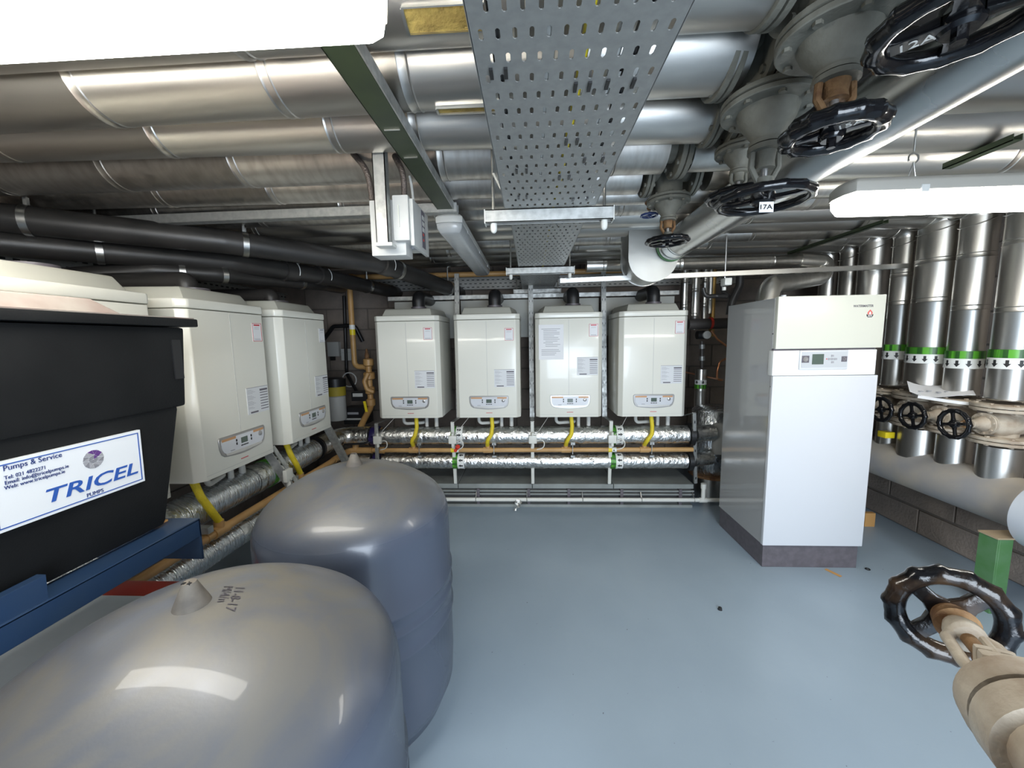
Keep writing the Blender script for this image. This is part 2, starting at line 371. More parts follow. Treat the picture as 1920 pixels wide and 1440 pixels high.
# torn slots with wool: curved strips
def patch(parent,Y,r,x0,x1,a0,a1,dr,name,m,thick=.004):
    b=B(); n=8; vs=[];fs=[]; c=2.0+r0(parent)
    for k in range(n+1):
        t=a0+(a1-a0)*k/n
        for (x,q) in ((x0,dr),(x1,dr),(x0,dr+thick),(x1,dr+thick)):
            vs.append((x,Y-math.cos(t)*(r+q),2.0+r-math.sin(t)*(r+q)))
    for k in range(n):
        i=k*4;j=i+4; fs+=[(i,j,j+1,i+1),(i+2,i+3,j+3,j+2),(i,i+2,j+2,j),(i+1,j+1,j+3,i+3)]
    fs+=[(0,1,3,2),(n*4,n*4+2,n*4+3,n*4+1)]
    return b.add(vs,fs).obj(name,m,parent)
def r0(p): return 0
Y0=by(830,92,.112); Y1=by(830,215,.105)
for par,Y,r,x0,x1,a0,a1 in ((p0,Y0,.112,-.235,-.085,1.05,1.42),(p1,Y1,.105,-.24,-.08,1.45,1.66)):
    patch(par,Y,r,x0,x1,a0,a1,.0015,'wool_insulation',WOOL)
    patch(par,Y,r,x0-.004,x1+.004,a0-.02,a0,.0,'slot_edge',ZINC,.010); patch(par,Y,r,x0-.004,x1+.004,a1,a1+.02,.0,'slot_edge',ZINC,.010)
    patch(par,Y,r,x0-.006,x0,a0,a1,.0,'slot_edge',ZINC,.010)
# ------------------------------------------------------------------ supports: green beam, channels, rails
g=thing('support_beam','olive green steel channel beam running away under the silver pipes, left of the tray','beam',(-.38,.3,1.965))
B().box(-.415,-.345,.12,1.80,1.968,1.974).box(-.415,-.411,.12,1.80,1.968,1.998).obj('channel',GREENP,g,bevel=.001,seg=1)
B().box(-.343,-.339,.12,1.80,1.966,1.999).obj('side_flange',GALV,g)
for px,py in ((735,244),(770,296)):
    c=P(px,py,Z=1.966); B().box(c.x-.022,c.x+.022,c.y-.002,c.y+.002,1.9655,1.968).obj('slot_plate',ZINC,g)
def channel(name,label,a,b,w_=.041,h=.041,m=GALV,lip=True,slots=True,cat='channel',group=None,up=(0,0,1)):
    a,b=V(a),V(b); t=thing(name,label,cat,a,group)
    d=(b-a).normalized(); r=d.cross(V(up)).normalized(); u=r.cross(d)
    s=B(); th=.003
    s.beam(a-u*(h/2-th/2),b-u*(h/2-th/2),w_,th,up); s.beam(a+r*(w_/2-th/2),b+r*(w_/2-th/2),th,h,up); s.beam(a-r*(w_/2-th/2),b-r*(w_/2-th/2),th,h,up)
    s.obj('channel_web',m,t)
    if slots:
        L=(b-a).length; k=0.05; q=B()
        while k<L-.05: 
            c=a+d*k-u*(h/2+.0004); q.beam(c-d*.013,c+d*.013,.011,.0012,up); k+=.075
        q.obj('slot_row',BLACK,t,kind='stuff')
    return t
channel('support_channel','long galvanised channel crossing left to right beneath the streaked pipes, ending by the green beam',(-2.3,1.845,1.976),(-.325,1.815,1.976),slots=False)
channel('support_channel','thin galvanised rail hung on a rod in front of the vertical pipes at right',P(1050,527,Y=2.6),P(1700,499,Y=2.6),.03,.03,slots=True,m=ZINC)
for a,b,l in (((1480,475),(1692,414),'dark flat rail running under the right ceiling pipes toward the back'),((1775,312),(1870,258),'short dark rail above the lit right lamp')):
    A=P(*a,Z=1.985);Bq=P(*b,Z=1.985)
    channel('support_rail',l,(A.x,A.y,1.985),(A.x,Bq.y,1.985),.03,.02,m=GREENP,slots=False,cat='rail')
hp=P(1362,522,Y=2.6)
hr=thing('hanger_rod','threaded rod with a white clip holding the thin rail, above the tall white cabinet','hanger',hp)
B().cyl(hp+V((0,.02,-.03)),(hp.x,hp.y+.02,2.02),.005,n=8).obj('rod',ZINC,hr)
B().box(hp.x-.022,hp.x+.022,hp.y-.03,hp.y+.03,hp.z-.045,hp.z+.0).obj('clip_block',WPIPE,hr,bevel=.004)
B().lathe([(.012,-.02),(.012,0),(.001,-.032)][:1]+[(.012,0)],hp+V((-.012,0,-.055)),(0,0,1),10).obj('nut_cap',WPIPE,hr)
# ------------------------------------------------------------------ perforated cable tray
def tray(y0,y1,x0,x1,z,label):
    t=thing('cable_tray',label,'cable tray',((x0+x1)/2,(y0+y1)/2,z),'perforated cable tray sections')
    b=B(); nc=12; cw=(x1-x0-.006)/nc; ch=.0475; th=.0015; rows_=int((y1-y0)/ch); sl=.0105; sw=.0034
    key=(rows_,)
    def cell(cx,cy,w_,h_):
        hw=w_/2;hh=h_/2; o=[(-hw,-hh),(hw,-hh),(hw,hh),(-hw,hh)]
        i=[(-sw,-sl+.003),(-sw*.4,-sl),(sw*.4,-sl),(sw,-sl+.003),(sw,sl-.003),(sw*.4,sl),(-sw*.4,sl),(-sw,sl-.003)]
        vs=[(cx+p[0],cy+p[1],z) for p in o]+[(cx+p[0],cy+p[1],z) for p in i]+[(cx+p[0],cy+p[1],z+th) for p in i]
        fs=[(0,5,4),(1,7,6),(2,9,8),(3,11,10),(0,1,6,5),(1,2,8,7),(2,3,10,9),(3,0,4,11)]
        fs+=[(4+k,4+(k+1)%8,12+(k+1)%8,12+k) for k in range(8)]
        b.add(vs,fs)
    for r in range(rows_):
        cy=y0+(r+.5)*ch; odd=r%2
        if not odd:
            for c in range(nc): cell(x0+.003+(c+.5)*cw,cy,cw,ch)
        else:
            for c in range(nc-1): cell(x0+.003+(c+1)*cw,cy,cw,ch)
            for xa in (x0+.003,x1-.003-cw/2): b.add([(xa,cy-ch/2,z),(xa+cw/2,cy-ch/2,z),(xa+cw/2,cy+ch/2,z),(xa,cy+ch/2,z)],[(0,1,2,3)])
    for xa in (x0,x1-.003): b.add([(xa,y0,z),(xa+.003,y0,z),(xa+.003,y0+rows_*ch,z),(xa,y0+rows_*ch,z)],[(0,1,2,3)])
    b.obj('perforated_plate',TRAYM,t,flat=True)
    for xa in (x0,x1): B().box(xa-.001,xa+.001,y0,y0+rows_*ch,z,z+.05).obj('side_flange',TRAYM,t)
    return t
tx0,tx1=-.082,.218
t1=tray(.20,1.345,tx0,tx1,1.815,'wide perforated galvanised cable tray section overhead, nearest the camera')
t2=tray(1.385,2.50,-.072,.215,1.835,'perforated cable tray section between the two nearest cross brackets')
t3=tray(2.54,3.62,-.072,.213,1.835,'farthest perforated cable tray section, reaching the back wall bracket')
def tie(par,c,R_,ax): B().torus(c,ax,R_,.0022,16,6,0,PI*1.0).obj('cable_tie',BLACK,par)
for px,py,R_ in ((935,138,.012),(1092,163,.012),(1163,157,.022),(1072,266,.012),(1113,300,.022),(978,321,.013),(1058,333,.013),(980,370,.012),(1088,374,.022)):
    c=P(px,py,Z=1.813); tie(t1,c,R_,(0,1,0))
    [B().box(c.x+q*R_-.003,c.x+q*R_+.003,c.y-.012,c.y+.012,1.811,1.8145).obj('tie_strap',BLACK,t1) for q in (-1,1)]
for px,py,R_ in ((1038,424,.015),(1034,447,.015),(1057,455,.03),(1030,463,.014),(985,457,.013),(1062,478,.03)):
    c=P(px,py,Z=1.833); tie(t2,c,R_,(0,1,0))
for x,r,m_,l in ((-.05,.008,BLACK,'black cable lying along the left edge of the overhead tray'),(.085,.007,YELP,'yellow cable lying along the middle of the overhead tray'),(.135,.009,LGREY,'light grey cable lying on the overhead tray right of the yellow one'),(.165,.010,BLACK,'thick black cable lying on the right of the overhead tray'),(.03,.010,LGREY,'light grey cable lying on the overhead tray left of the yellow one')):
    B().tube([(x,.2,1.8175+r),(x+.004,.8,1.8175+r),(x,1.34,1.8175+r),(x,1.42,1.838+r),(x-.003,2.4,1.838+r),(x,3.6,1.838+r)],r,8).obj('cable',m_,label=l,cat='cable',group='cables lying on the overhead tray')
for Y,z,l in ((1.365,1.794,'nearest galvanised cross bracket with white capped rods under the cable tray'),(2.52,1.812,'middle galvanised cross bracket with white capped rods under the cable tray'),(3.60,1.815,'farthest galvanised cross bracket with white capped rods under the tray')):
    xa,xb=-.15,.28
    t=thing('tray_bracket',l,'bracket',(.068,Y,z),'cable tray cross brackets')
    s=B(); s.box(xa,xb,Y-.0205,Y-.0175,z-.0205,z+.0205); s.box(xa,xb,Y+.0175,Y+.0205,z-.0205,z+.0205); s.box(xa,xb,Y-.0205,Y+.0205,z+.0175,z+.0205)
    s.box(xa,xb,Y-.0205,Y-.011,z-.0205,z-.0185); s.box(xa,xb,Y+.011,Y+.0205,z-.0205,z-.0185)
    s.obj('bracket_channel',GALV,t)
    for xe in (xa,xb): B().box(xe-.0015,xe+.0015,Y-.022,Y+.022,z-.024,z+.022).obj('end_cap',WPIPE,t)
    for xe in (xa+.028,xb-.028):
        B().cyl((xe,Y,z-.03),(xe,Y,2.44),.005,n=8).obj('threaded_rod',ZINC,t)
        B().lathe([(.001,-.052),(.006,-.050),(.010,-.045),(.0115,-.038),(.0115,-.0205)],(xe,Y,z),(0,0,1),12).obj('rod_cap',WPIPE,t)
# ------------------------------------------------------------------ luminaires
def lum(name,label,c,L,lit,along='x',w_=.12,h=.085,tilt=0):
    rot=0 if along=='x' else PI/2
    mx=M4.Translation(V(c))@M4.Rotation(rot,4,'Z')@M4.Rotation(tilt,4,'Y')
    t=thing(name,label,'light',mx=mx)
    hl=L/2
    def sec(pr,hl,cut): # stadium ended trough: profile of (halfwidth,z) with chamfered ends
        b=B(); vs=[];fs=[]
        for hw,zz in pr:
            e=hl-(pr[0][0]-hw); q=hw*.72
            vs+=[(-e,-q*.6,zz),(-e+hw*.22,-hw,zz),(e-hw*.22,-hw,zz),(e,-q*.6,zz),(e,q*.6,zz),(e-hw*.22,hw,zz),(-e+hw*.22,hw,zz),(-e,q*.6,zz)]
        n=8
        for i in range(len(pr)-1):
            for k in range(n): fs.append((i*n+k,i*n+(k+1)%n,(i+1)*n+(k+1)%n,(i+1)*n+k))
        fs+=[tuple(range(n)),tuple(range((len(pr)-1)*n,len(pr)*n))]
        return b.add(vs,fs)
    hw=w_/2
    sec([(hw,0),(hw,.028),(hw*.8,.04)],hl,0).obj('body',mat('grey_lamp_body',(.30,.285,.25),.5) if lit else LGREY,t,bevel=.004,local=True)
    d=sec([(hw*.97,-.0005),(hw*.93,-.022),(hw*.74,-.042),(hw*.45,-.048)],hl-.004,0)
    d.obj('diffuser',GLIT if lit else GCLR,t,bevel=.004,local=True)
    if not lit:
        B().cyl((-hl+.06,0,-.015),(hl-.06,0,-.015),.013,n=14).obj('tube',WHITE,t,local=True)
        B().torus((0,0,0),(0,0,1),.001,.0005,3,3).obj('seal',LGREY,t,local=True)
    for s in (-1,1):
        for k in (-.36,0,.36): B().box(k*L-.012,k*L+.012,s*hw-.002,s*hw+.004,-.008,.014).obj('clip',LGREY,t,bevel=.002,seg=1,local=True)
    return t
a=P(727,62,Z=1.89); bq=P(120,122,Z=1.85)
lum('ceiling_light','lit white batten lamp overhead at left, nearest the camera',(a.x-.73,bq.y-.060,1.90),1.5,True,w_=.17)
a=P(1552,350,Y=1.22); zl=P(1700,392,Y=1.22).z+.047
l3=lum('ceiling_light','lit white batten lamp hung on a hook at right',(a.x+.745,1.24,zl-.004),1.4,True,w_=.105)
B().box(-.16,-.13,.02,.05,-.004,-.0005).obj('green_led',LED,l3,local=True)
a=P(840,430,Z=1.90); e=P(907,515,Z=1.87)
lum('ceiling_light','unlit batten lamp with a clear ribbed cover, left of the cable tray',((a.x+e.x)/2-.005,(a.y+e.y)/2+.03,1.92),1.25,False,'y',w_=.125)
hk=P(1712,305,Y=1.24)
hok=thing('lamp_hook','small wire chain hook holding up the lit right lamp','hook',(hk.x,1.24,hk.z))
B().tube([(hk.x,1.24,2.03),(hk.x,1.24,hk.z+.03)],.0025,6).obj('chain',ZINC,hok)
B().torus((hk.x,1.24,hk.z+.012),(0,1,0),.014,.0025,16,6,-.5,4.2).obj('hook_loop',ZINC,hok)
B().tube([(hk.x-.012,1.24,zl+.04),(hk.x,1.24,hk.z),(hk.x+.012,1.24,zl+.04)],.002,6).obj('wire',ZINC,hok)
# ------------------------------------------------------------------ boilers
def boiler_proto():
    t=thing('boiler','x','boiler')
    k=dict(local=True)
    hw=.25
    # casing with splayed front corners
    b=B(); o=[(-hw,.42),(-hw,.035),(-hw+.03,0),(hw-.03,0),(hw,.035),(hw,.42)]
    b.poly(o,(0,0,0),(1,0,0),(0,1,0),(0,0,.745)); b.obj('casing',CREAM,t,bevel=.004,**k)
    b=B(); o2=[(x*1.008,y-.004 if y<.4 else y) for x,y in o]; b.poly(o2,(0,0,.748),(1,0,0),(0,1,0),(0,0,.04)); b.obj('lid_rim',CREAM,t,bevel=.008,**k)
    B().hexa([(-hw+.055,.035,.788),(hw-.055,.035,.788),(hw-.02,.42,.788),(-hw+.02,.42,.788)],[(-hw+.075,.07,.845),(hw-.075,.07,.845),(hw-.04,.41,.845),(-hw+.04,.41,.845)]).obj('top_cover',TOPGREY,t,bevel=.012,**k)
    B().cyl((.05,.2,.845),(.05,.2,.865),.06,n=20).obj('flue_collar',DKGREY,t,**k)
    B().box(-.0025,.0,-.0012,.001,.17,.735).obj('door_seam',LGREY,t,**k)
    for z in (0.02,): B().box(-hw+.032,hw-.032,-.0008,.001,z,z+.0015).obj('base_seam',LGREY,t,**k)
    # control panel
    cx,cz=.008,.118
    def shell(w_,h,o):
        pts=[(-w_/2+.006,h/2),(-w_/2,h/2-.008),(-w_/2+.002,0),(-w_/2+.010,-h/2+.022),(-w_/2+.026,-h/2+.010)]
        arc=[( -w_/2+.026+(w_-.052)*i/8, -h/2+.010-.010*math.sin(PI*i/8)) for i in range(1,8)]
        return [(x,z) for x,z in pts+arc+[(w_/2-.026,-h/2+.010),(w_/2-.010,-h/2+.022),(w_/2-.002,0),(w_/2,h/2-.008),(w_/2-.006,h/2)]]
    cp=B().poly(shell(.262,.090,0),(cx,.001,cz),(1,0,0),(0,0,1),(0,-.006,0)).obj('control_panel',SILV,t,bevel=.0015,seg=1,**k)
    B().poly(shell(.242,.074,0),(cx,-.005,cz-.001),(1,0,0),(0,0,1),(0,-.0022,0)).obj('fascia',WHITE,cp,**k)
    [B().box(cx+p,cx+q,-.0078,-.007,cz+.026,cz+.036).obj('orange_strip',ORNG,cp,**k) for p,q in ((-.118,-.045),(.055,.118))]
    B().box(cx-.018,cx+.018,-.0085,-.007,cz-.002,cz+.022).obj('display',LCD,cp,**k)
    for x in (-.043,.040): B().box(cx+x-.003,cx+x+.003,-.009,-.007,cz-.002,cz+.008).box(cx+x-.003,cx+x+.003,-.009,-.007,cz+.012,cz+.022).obj('button_pair',BLACK,cp,**k)
    B().box(cx-.020,cx-.009,-.009,-.007,cz-.013,cz-.009).box(cx-.006,cx+.006,-.009,-.007,cz-.013,cz-.009).box(cx+.009,cx+.020,-.009,-.007,cz-.013,cz-.009).obj('button_row',BLACK,cp,**k)
    B().lathe([(.011,0),(.011,.003),(.006,.006),(.001,.006)],(cx+.095,-.007,cz+.014),(0,-1,0),16).obj('knob',SILV,cp,**k)
    B().box(cx-.078,cx-.056,-.008,-.007,cz-.020,cz-.016).obj('logo_plate',GREYINK,cp,**k)
    B().poly([(-.104,-.026),(-.098,-.034),(-.06,-.037),(0,-.0385),(.06,-.037),(.098,-.034),(.104,-.026)],(cx,-.0072,cz+.002),(1,0,0),(0,0,1),(0,-.001,0)).obj('lower_strip',mat('pale_silver',(.62,.61,.58),.3,.4),cp,**k)
    for o in [cp]+list(cp.children):
        for v in o.data.vertices: v.co.x=cx+(v.co.x-cx)*1.16; v.co.z=cz+(v.co.z-cz)*1.16
    B().box(cx-.024,cx+.024,-.0009,.001,.036,.040).obj('brand_line',REDP,t,**k)
    # gas tail and water tails beneath
    B().cyl((.09,.15,-.10),(.09,.15,0),.014,n=10).obj('water_tail',LGREY,t,**k)
    B().tube(fillet([(-.09,.12,0),(-.09,.12,-.07),(.06,.16,-.07),(.06,.2,-.07)],.03),.013,10).obj('drain_bend',LGREY,t,**k)
    B().cyl((.17,.15,-.10),(.17,.15,0),.016,n=10).obj('water_tail',LGREY,t,**k)
    return t
def sheet(root,kind,xf):
    """stickers fixed on a boiler front, local coordinates of the boiler"""
    k=dict(local=True)
    def put(b,n,m,par): 
        o=b.obj(n,m,par,**k); return o
    if 'service' in kind:
        x,z=kind['service']; s=put(B().box(x,x+.155,-.0018,.0,z-.135,z),'service_label',PAPERG,root)
        q=B(); q.box(x,x+.155,-.0026,-.0017,z-.003,z)
        for i in range(17):
            if i%5==4: continue
            zz=z-.012-i*.0058; q.box(x+.006,x+.006+.03+.03*((i*7)%5)/5,-.0024,-.0017,zz-.0016,zz)
        put(q,'fine_text',GREYINK,s)
        q=B()
        q.box(x+.094,x+.151,-.0026,-.0017,z-.024,z-.014)
        for i in range(7): q.box(x+.094,x+.151,-.0026,-.0017,z-.0355-i*.0142,z-.0315-i*.0142)
        q.box(x+.018,x+.072,-.0026,-.0017,z-.131,z-.123); put(q,'bar_print',PURPINK,s)
    if 'notice' in kind:
        x,z,c=kind['notice']; s=put(B().box(x,x+.066,-.0018,0,z-.092,z),'warning_label',PAPER,root)
        m_=REDP if c=='r' else GREYINK
        q=B(); w_=.066; h=.092
        q.box(x,x+w_,-.0025,-.0017,z-.0022,z).box(x,x+w_,-.0025,-.0017,z-h,z-h+.0022).box(x,x+.0022,-.0025,-.0017,z-h,z).box(x+w_-.0022,x+w_,-.0025,-.0017,z-h,z)
        q.box(x+.012,x+.054,-.0025,-.0017,z-.013,z-.006); put(q,'label_border',m_,s)
        q=B().box(x+.016,x+.05,-.0025,-.0017,z-.023,z-.0215).box(x+.012,x+.052,-.0025,-.0017,z-.080,z-.078).box(x+.012,x+.055,-.0025,-.0017,z-.086,z-.084).box(x+.014,x+.05,-.0025,-.0017,z-.030,z-.0288); put(q,'small_text',GREYINK,s)
    if 'paper' in kind:
        x,z=kind['paper']; s=put(B().box(x,x+.185,-.0015,0,z-.26,z),'paper_notice',PAPER,root)
        q=B(); 
        for i,(ind,l) in enumerate([(.02,.11),(.04,.10),(.04,.12),(.04,.12),(.04,.09),(.03,.12),(.03,.11),(.03,.13),(.03,.10),(.03,.08),(.05,.09),(.05,.07),(.03,.05),None,(.02,.12),(.02,.13),(.02,.11),(.02,.10)] ) if False else []: pass
        L_=[(.02,.14),(.035,.10),(.035,.12),(.035,.12),(.035,.08),(.035,.11),(.035,.12),(.05,.09),(.035,.07),(.05,.11),(.05,.09),(0,0),(.02,.13),(.02,.14),(.02,.11),(.02,.10)]
        for i,(a_,l) in enumerate(L_):
            if l: q.box(x+a_,x+a_+l,-.0023,-.0014,z-.034-i*.0128,z-.030-i*.0128)
        put(q,'typed_lines',GREYINK,s)
proto=boiler_proto()
SV=(.055,.365); NT=(.135,.695,'r')
back=[(-.945,'white wall boiler, leftmost of the back row, beside the ochre gas riser',dict(service=(.052,.37),notice=NT),-.002),
 (-.332,'white wall boiler on the back wall, second from left, between two slotted struts',dict(service=(.052,.372),notice=(.137,.68,'r')),0),
 (.285,'white wall boiler on the back wall with the typed paper notice taped to its door',dict(service=(.060,.455),notice=(.148,.70,'r'),paper=(-.225,.70)),0),
 (.908,'white wall boiler on the back wall, rightmost, next to the tall white cabinet',dict(service=(.055,.385),notice=(.150,.71,'r')),0)]
left=[(1.165,'white left wall boiler half hidden behind the black tank',dict(notice=(.13,.70,'r'))),
 (1.775,'white left wall boiler just beyond the black tank, whole front in view',dict(service=(.058,.375),notice=(.14,.70,'r'))),
 (2.388,'white left wall boiler nearest the back corner, with a grey-edged label',dict(service=(.060,.375),notice=(.15,.69,'g')))]
T_back=M4.Translation((0,2.9,.785)); 
T_left=M4.Translation((-1.42,0,.785))@M4.Rotation(PI/2,4,'Z')
first=True
for T,lst,g_ in ((T_back,back,'boilers on the back wall'),(T_left,left,'boilers on the left wall')):
    for it in lst:
        mx=T@M4.Translation((it[0],0,0))
        r_o=dup(proto,mx,it[1],g_); sheet(r_o,it[2],None)
for o in [proto]+list(proto.children_recursive): bpy.data.objects.remove(o)
for x,l in ((-.895,'leftmost'),(-.282,'second from left'),(.335,'third from left'),(.958,'rightmost')):
    B().tube(fillet([(x,3.1,1.65),(x,3.1,1.735),(x,YB-.02,1.745)],.075,8),.05,18).obj('flue_elbow',BLACK,label='black flue elbow on top of the back wall boiler, %s of four'%l,cat='flue',group='black flue elbows on the back boilers')
for y,l in ((1.825,'nearer'),(2.438,'farther')):
    B().tube(fillet([(-1.66,y,1.65),(-1.66,y,1.685),(-2.3,y,1.69)],.03,8),.045,18).obj('flue_elbow',BLACKP,label='black flue elbow over the left wall boilers, %s of two'%l,cat='flue',group='black flue elbows on the left boilers')
channel('support_rail','galvanised rail crossing behind the tops of the back boilers',(-1.26,3.43,1.755),(1.27,3.43,1.755),.03,.035,slots=True,cat='rail')
bb=thing('backing_board','pale board panels fixed behind the tops of the back boilers','board',(0,3.47,.8))
for x0_,x1_ in ((-1.22,-.64),(-.62,-.01),(.01,.60),(.62,1.25)): B().box(x0_,x1_,3.465,3.475,1.40,1.73).obj('board_panel',PLINM if 0 else mat('pale_board',(.42,.42,.38),.6),bb)
# ------------------------------------------------------------------ pipe headers, in row coordinates (x along row, y into wall, z up)
def M_back(): return M4.Translation((0,2.9,0))
def M_left(): return M4.Translation((-1.42,0,0))@M4.Rotation(PI/2,4,'Z')
def header(xf,x0,x1,y,z,r,m,label,joints,name='foil_wrapped_pipe',bands=(),arrow=1,group=None):
    A=xf@V((x0,y,z)); Bv=xf@V((x1,y,z)); t=thing(name,label,'pipe',A,group)
    b=B(); n=30; d=(Bv-A); L=d.length; pr=[]; k=0
    pr=[(.001,0)]
    while k<=L: pr.append((r+random.uniform(-.0012,.0012),k)); k+=.02
    pr.append((r,L)); pr.append((.001,L))
    b.lathe(pr,A,d,n,cap=False).obj('foil_wrap',m,t,ang=60)
    for j in joints:
        c=A+d.normalized()*j; B().lathe([(r+.0015,0),(r+.0028,.003),(r+.0028,.055),(r+.0015,.058)],c,d,n,cap=False).obj('foil_tape',FOIL,t,ang=60)
    for j in bands: band(t,A,d.normalized(),j,r,arrow)
    return t
def band(par,A,d,j,r,arrow=1,w1=.04,w2=.055,green=GREENT,flip=False):
    """green identification tape and white arrow tape round a pipe"""
    c=A+d*j; r1=r+.0035; gap=0
    B().lathe([(r1-.002,0),(r1,.0005),(r1,w1),(r1-.002,w1+.0005)],c,d,30,cap=False).obj('green_band',green,par,ang=60)
    q=B(); u,w_,a=frame(d)
    for k in range(10):
        t0=2*PI*k/10; 
        for e in range(3):
            ta=t0+e*.07; tb=ta+.07; rr=r1+.0006
            q.add([c+(u*math.cos(ta)+w_*math.sin(ta))*rr+d*.001,c+(u*math.cos(tb)+w_*math.sin(tb))*rr+d*.001,c+(u*math.cos(tb)+w_*math.sin(tb))*rr+d*(w1-.001),c+(u*math.cos(ta)+w_*math.sin(ta))*rr+d*(w1-.001)],[(0,1,2,3)])
    q.obj('band_print',DKG,par)
    s=c+d*(w1+.0006) if not flip else c-d*(w2+.0006)
    B().lathe([(r1-.002,0),(r1,.0005),(r1,w2),(r1-.002,w2+.0005)],s,d,30,cap=False).obj('arrow_band',WTAPE,par,ang=60)
    q=B(); na=max(6,int(2*PI*r/.042)); rr=r1+.0010; m_=s+d*(w2/2); sg=arrow
    for k in range(na):
        t0=2*PI*k/na; aw=.0125/r; 
        def pt(dx,da): t_=t0+da; return m_+(u*math.cos(t_)+w_*math.sin(t_))*rr+d*dx*sg
        hl=w2*.33
        q.add([pt(-hl,-aw*.45),pt(-hl,aw*.45),pt(0.0,aw*.45),pt(0,-aw*.45)],[(0,1,2,3)])
        q.add([pt(0,-aw),pt(0,0),pt(0,aw),pt(hl,0)],[(0,1,3),(1,2,3)])
    q.obj('arrow_print',INK,par,kind='stuff')
DKG=mat('dark_green_print',(.02,.09,.015),.4)
MB,ML=M_back(),M_left()
header(MB,-1.235,1.23,.15,.607,.075,FOIL,'upper foil wrapped pipe under the four back boilers',[.3,.95,1.6,2.1],bands=(.585,1.86),arrow=1)
header(MB,-1.235,1.23,.15,.395,.062,FOIL,'lower foil wrapped pipe under the four back boilers',[.25,1.3],bands=(.59,1.86),arrow=-1)
header(ML,.5,2.63,.17,.61,.082,FOIL2,'upper foil wrapped pipe under the left wall boilers',[.95,1.5,1.75],bands=(1.62,))
header(ML,.5,2.60,.12,.40,.065,FOIL2,'lower foil wrapped pipe under the left wall boilers',[.8,1.3])
gp=thing('gas_pipe','ochre gas pipe running level between the two back foil pipes','pipe',(0,3,.5))
B().tube([(-1.50,3.0,.50),(1.26,3.0,.50)],.018,14).obj('pipe_run',BRASSD,gp)
gl=thing('gas_pipe','ochre gas pipe sloping away between the two left foil pipes','pipe',(-1.5,1.5,.5))
B().tube([(-1.49,1.2,.50),(-1.49,2.75,.50)],.020,14).obj('pipe_run',BRASSD,gl)
B().tube(fillet([(-1.49,2.74,.50),(-1.49,3.0,.50),(-1.3,3.0,.50)],.06),.025,14).obj('corner_bend',BRASSD,gl)
B().lathe([(.026,0),(.026,.05)],(-1.25,3.0,.5),(1,0,0),14).obj('union',BRASSD,gp)
for x in (-.69,-.03,.60,1.235):
    pass
for i,x in enumerate((-.92,-.315,.31,.925)):
    B().lathe([(.024,-.035),(.024,.035)],(x-.04,3.0,.5),(1,0,0),12).lathe([(.019,0),(.019,.045)],(x-.04,3,.5),(0,0,1),12).obj('tee',BRASSD,gp)
    B().box(x+.01,x+.014,2.975,3.04,.47,.56).box(x-.002,x+.03,2.975,2.99,.545,.565).box(x-.002,x+.03,2.975,2.99,.445,.46).obj('pipe_clip',GALV,gp)
    q=fillet([(x,2.98,.782),(x+.006,2.965,.70),(x-.002,2.94,.64),(x-.035,2.94,.59),(x-.040,2.995,.54)],.05,5)
    h=thing('gas_hose','yellow corrugated gas hose below the back boiler, %s'%(['leftmost of four','second from left','third from left','rightmost'][i]),'hose',(x,2.97,.54),'yellow gas hoses under the back boilers')
    B().tube(q,.0155,12).obj('corrugated_hose',YEL,h)
    B().cyl((x,2.98,.755),(x,2.98,.787),.011,n=8).obj('fitting',SILV,h)
for x in (-.66,.595):
    a_=V((x+.008,3.0,.5)); B().lathe([(.0195,0),(.0195,.028)],a_,(1,0,0),14,cap=False).obj('yellow_band',YELP,gp)
    B().lathe([(.0195,0),(.0195,.035)],a_+V((.029,0,0)),(1,0,0),14,cap=False).obj('arrow_band',WTAPE,gp)
    B().box(x+.045,x+.055,2.9798,2.981,.495,.505).obj('arrow_print',INK,gp)
for i,y in enumerate((1.62,2.27)):
    B().lathe([(.027,-.04),(.027,.04)],(-1.49,y+.05,.5),(0,1,0),12).lathe([(.022,0),(.022,.05)],(-1.49,y+.05,.5),(0,0,1),12).obj('tee',BRASSD,gl)
    B().box(-1.52,-1.46,y-.045,y-.015,.53,.56).obj('pipe_clip',GALV,gl)
    B().torus((-1.49,y-.03,.5),(0,1,0),.022,.003,16,6).obj('clip_ring',BRASSD,gl)
    h=thing('gas_hose','yellow corrugated gas hose below the left wall boiler, %s'%['nearer one','farther one'][i],'hose',(-1.47,y,.55),'yellow gas hoses under the left boilers')
    B().tube(fillet([(-1.51,y-.04,.786),(-1.49,y-.03,.70),(-1.475,y,.62),(-1.487,y+.05,.545)],.08),.0165,12).obj('corrugated_hose',YEL,h)
# corner pieces
cb=thing('foil_wrapped_bend','crumpled foil bend joining the left and back pipes in the corner','pipe',(-1.5,2.9,.5))
B().tube(fillet([(-1.59,2.68,.61),(-1.57,3.05,.607),(-1.33,3.05,.607)],.16,8),.078,20).obj('upper_bend',FOIL,cb)
B().tube(fillet([(-1.54,2.65,.40),(-1.52,3.05,.395),(-1.33,3.05,.395)],.14,8),.064,20).obj('lower_bend',FOIL,cb)
B().lathe([(.001,0),(.088,0),(.09,.02),(.075,.03),(.001,.03)],(-1.59,2.66,.61),(0,1,0),24,cap=False).obj('end_sleeve',BLACK,cb)
vv=thing('butterfly_valve','dark blue butterfly valve with a long black lever in the back left corner','valve',(-1.28,3.05,.607))
B().lathe([(.06,-.03),(.083,-.028),(.083,.028),(.06,.03)],(-1.285,3.05,.607),(1,0,0),24).obj('body',BLUEV,vv,bevel=.003)
for k in range(6):
    a_=2*PI*k/6; c=V((-1.285,3.05+.075*math.cos(a_),.607+.075*math.sin(a_))); B().cyl(c-V((.045,0,0)),c+V((.045,0,0)),.007,n=6).obj('bolt',BLACK,vv)
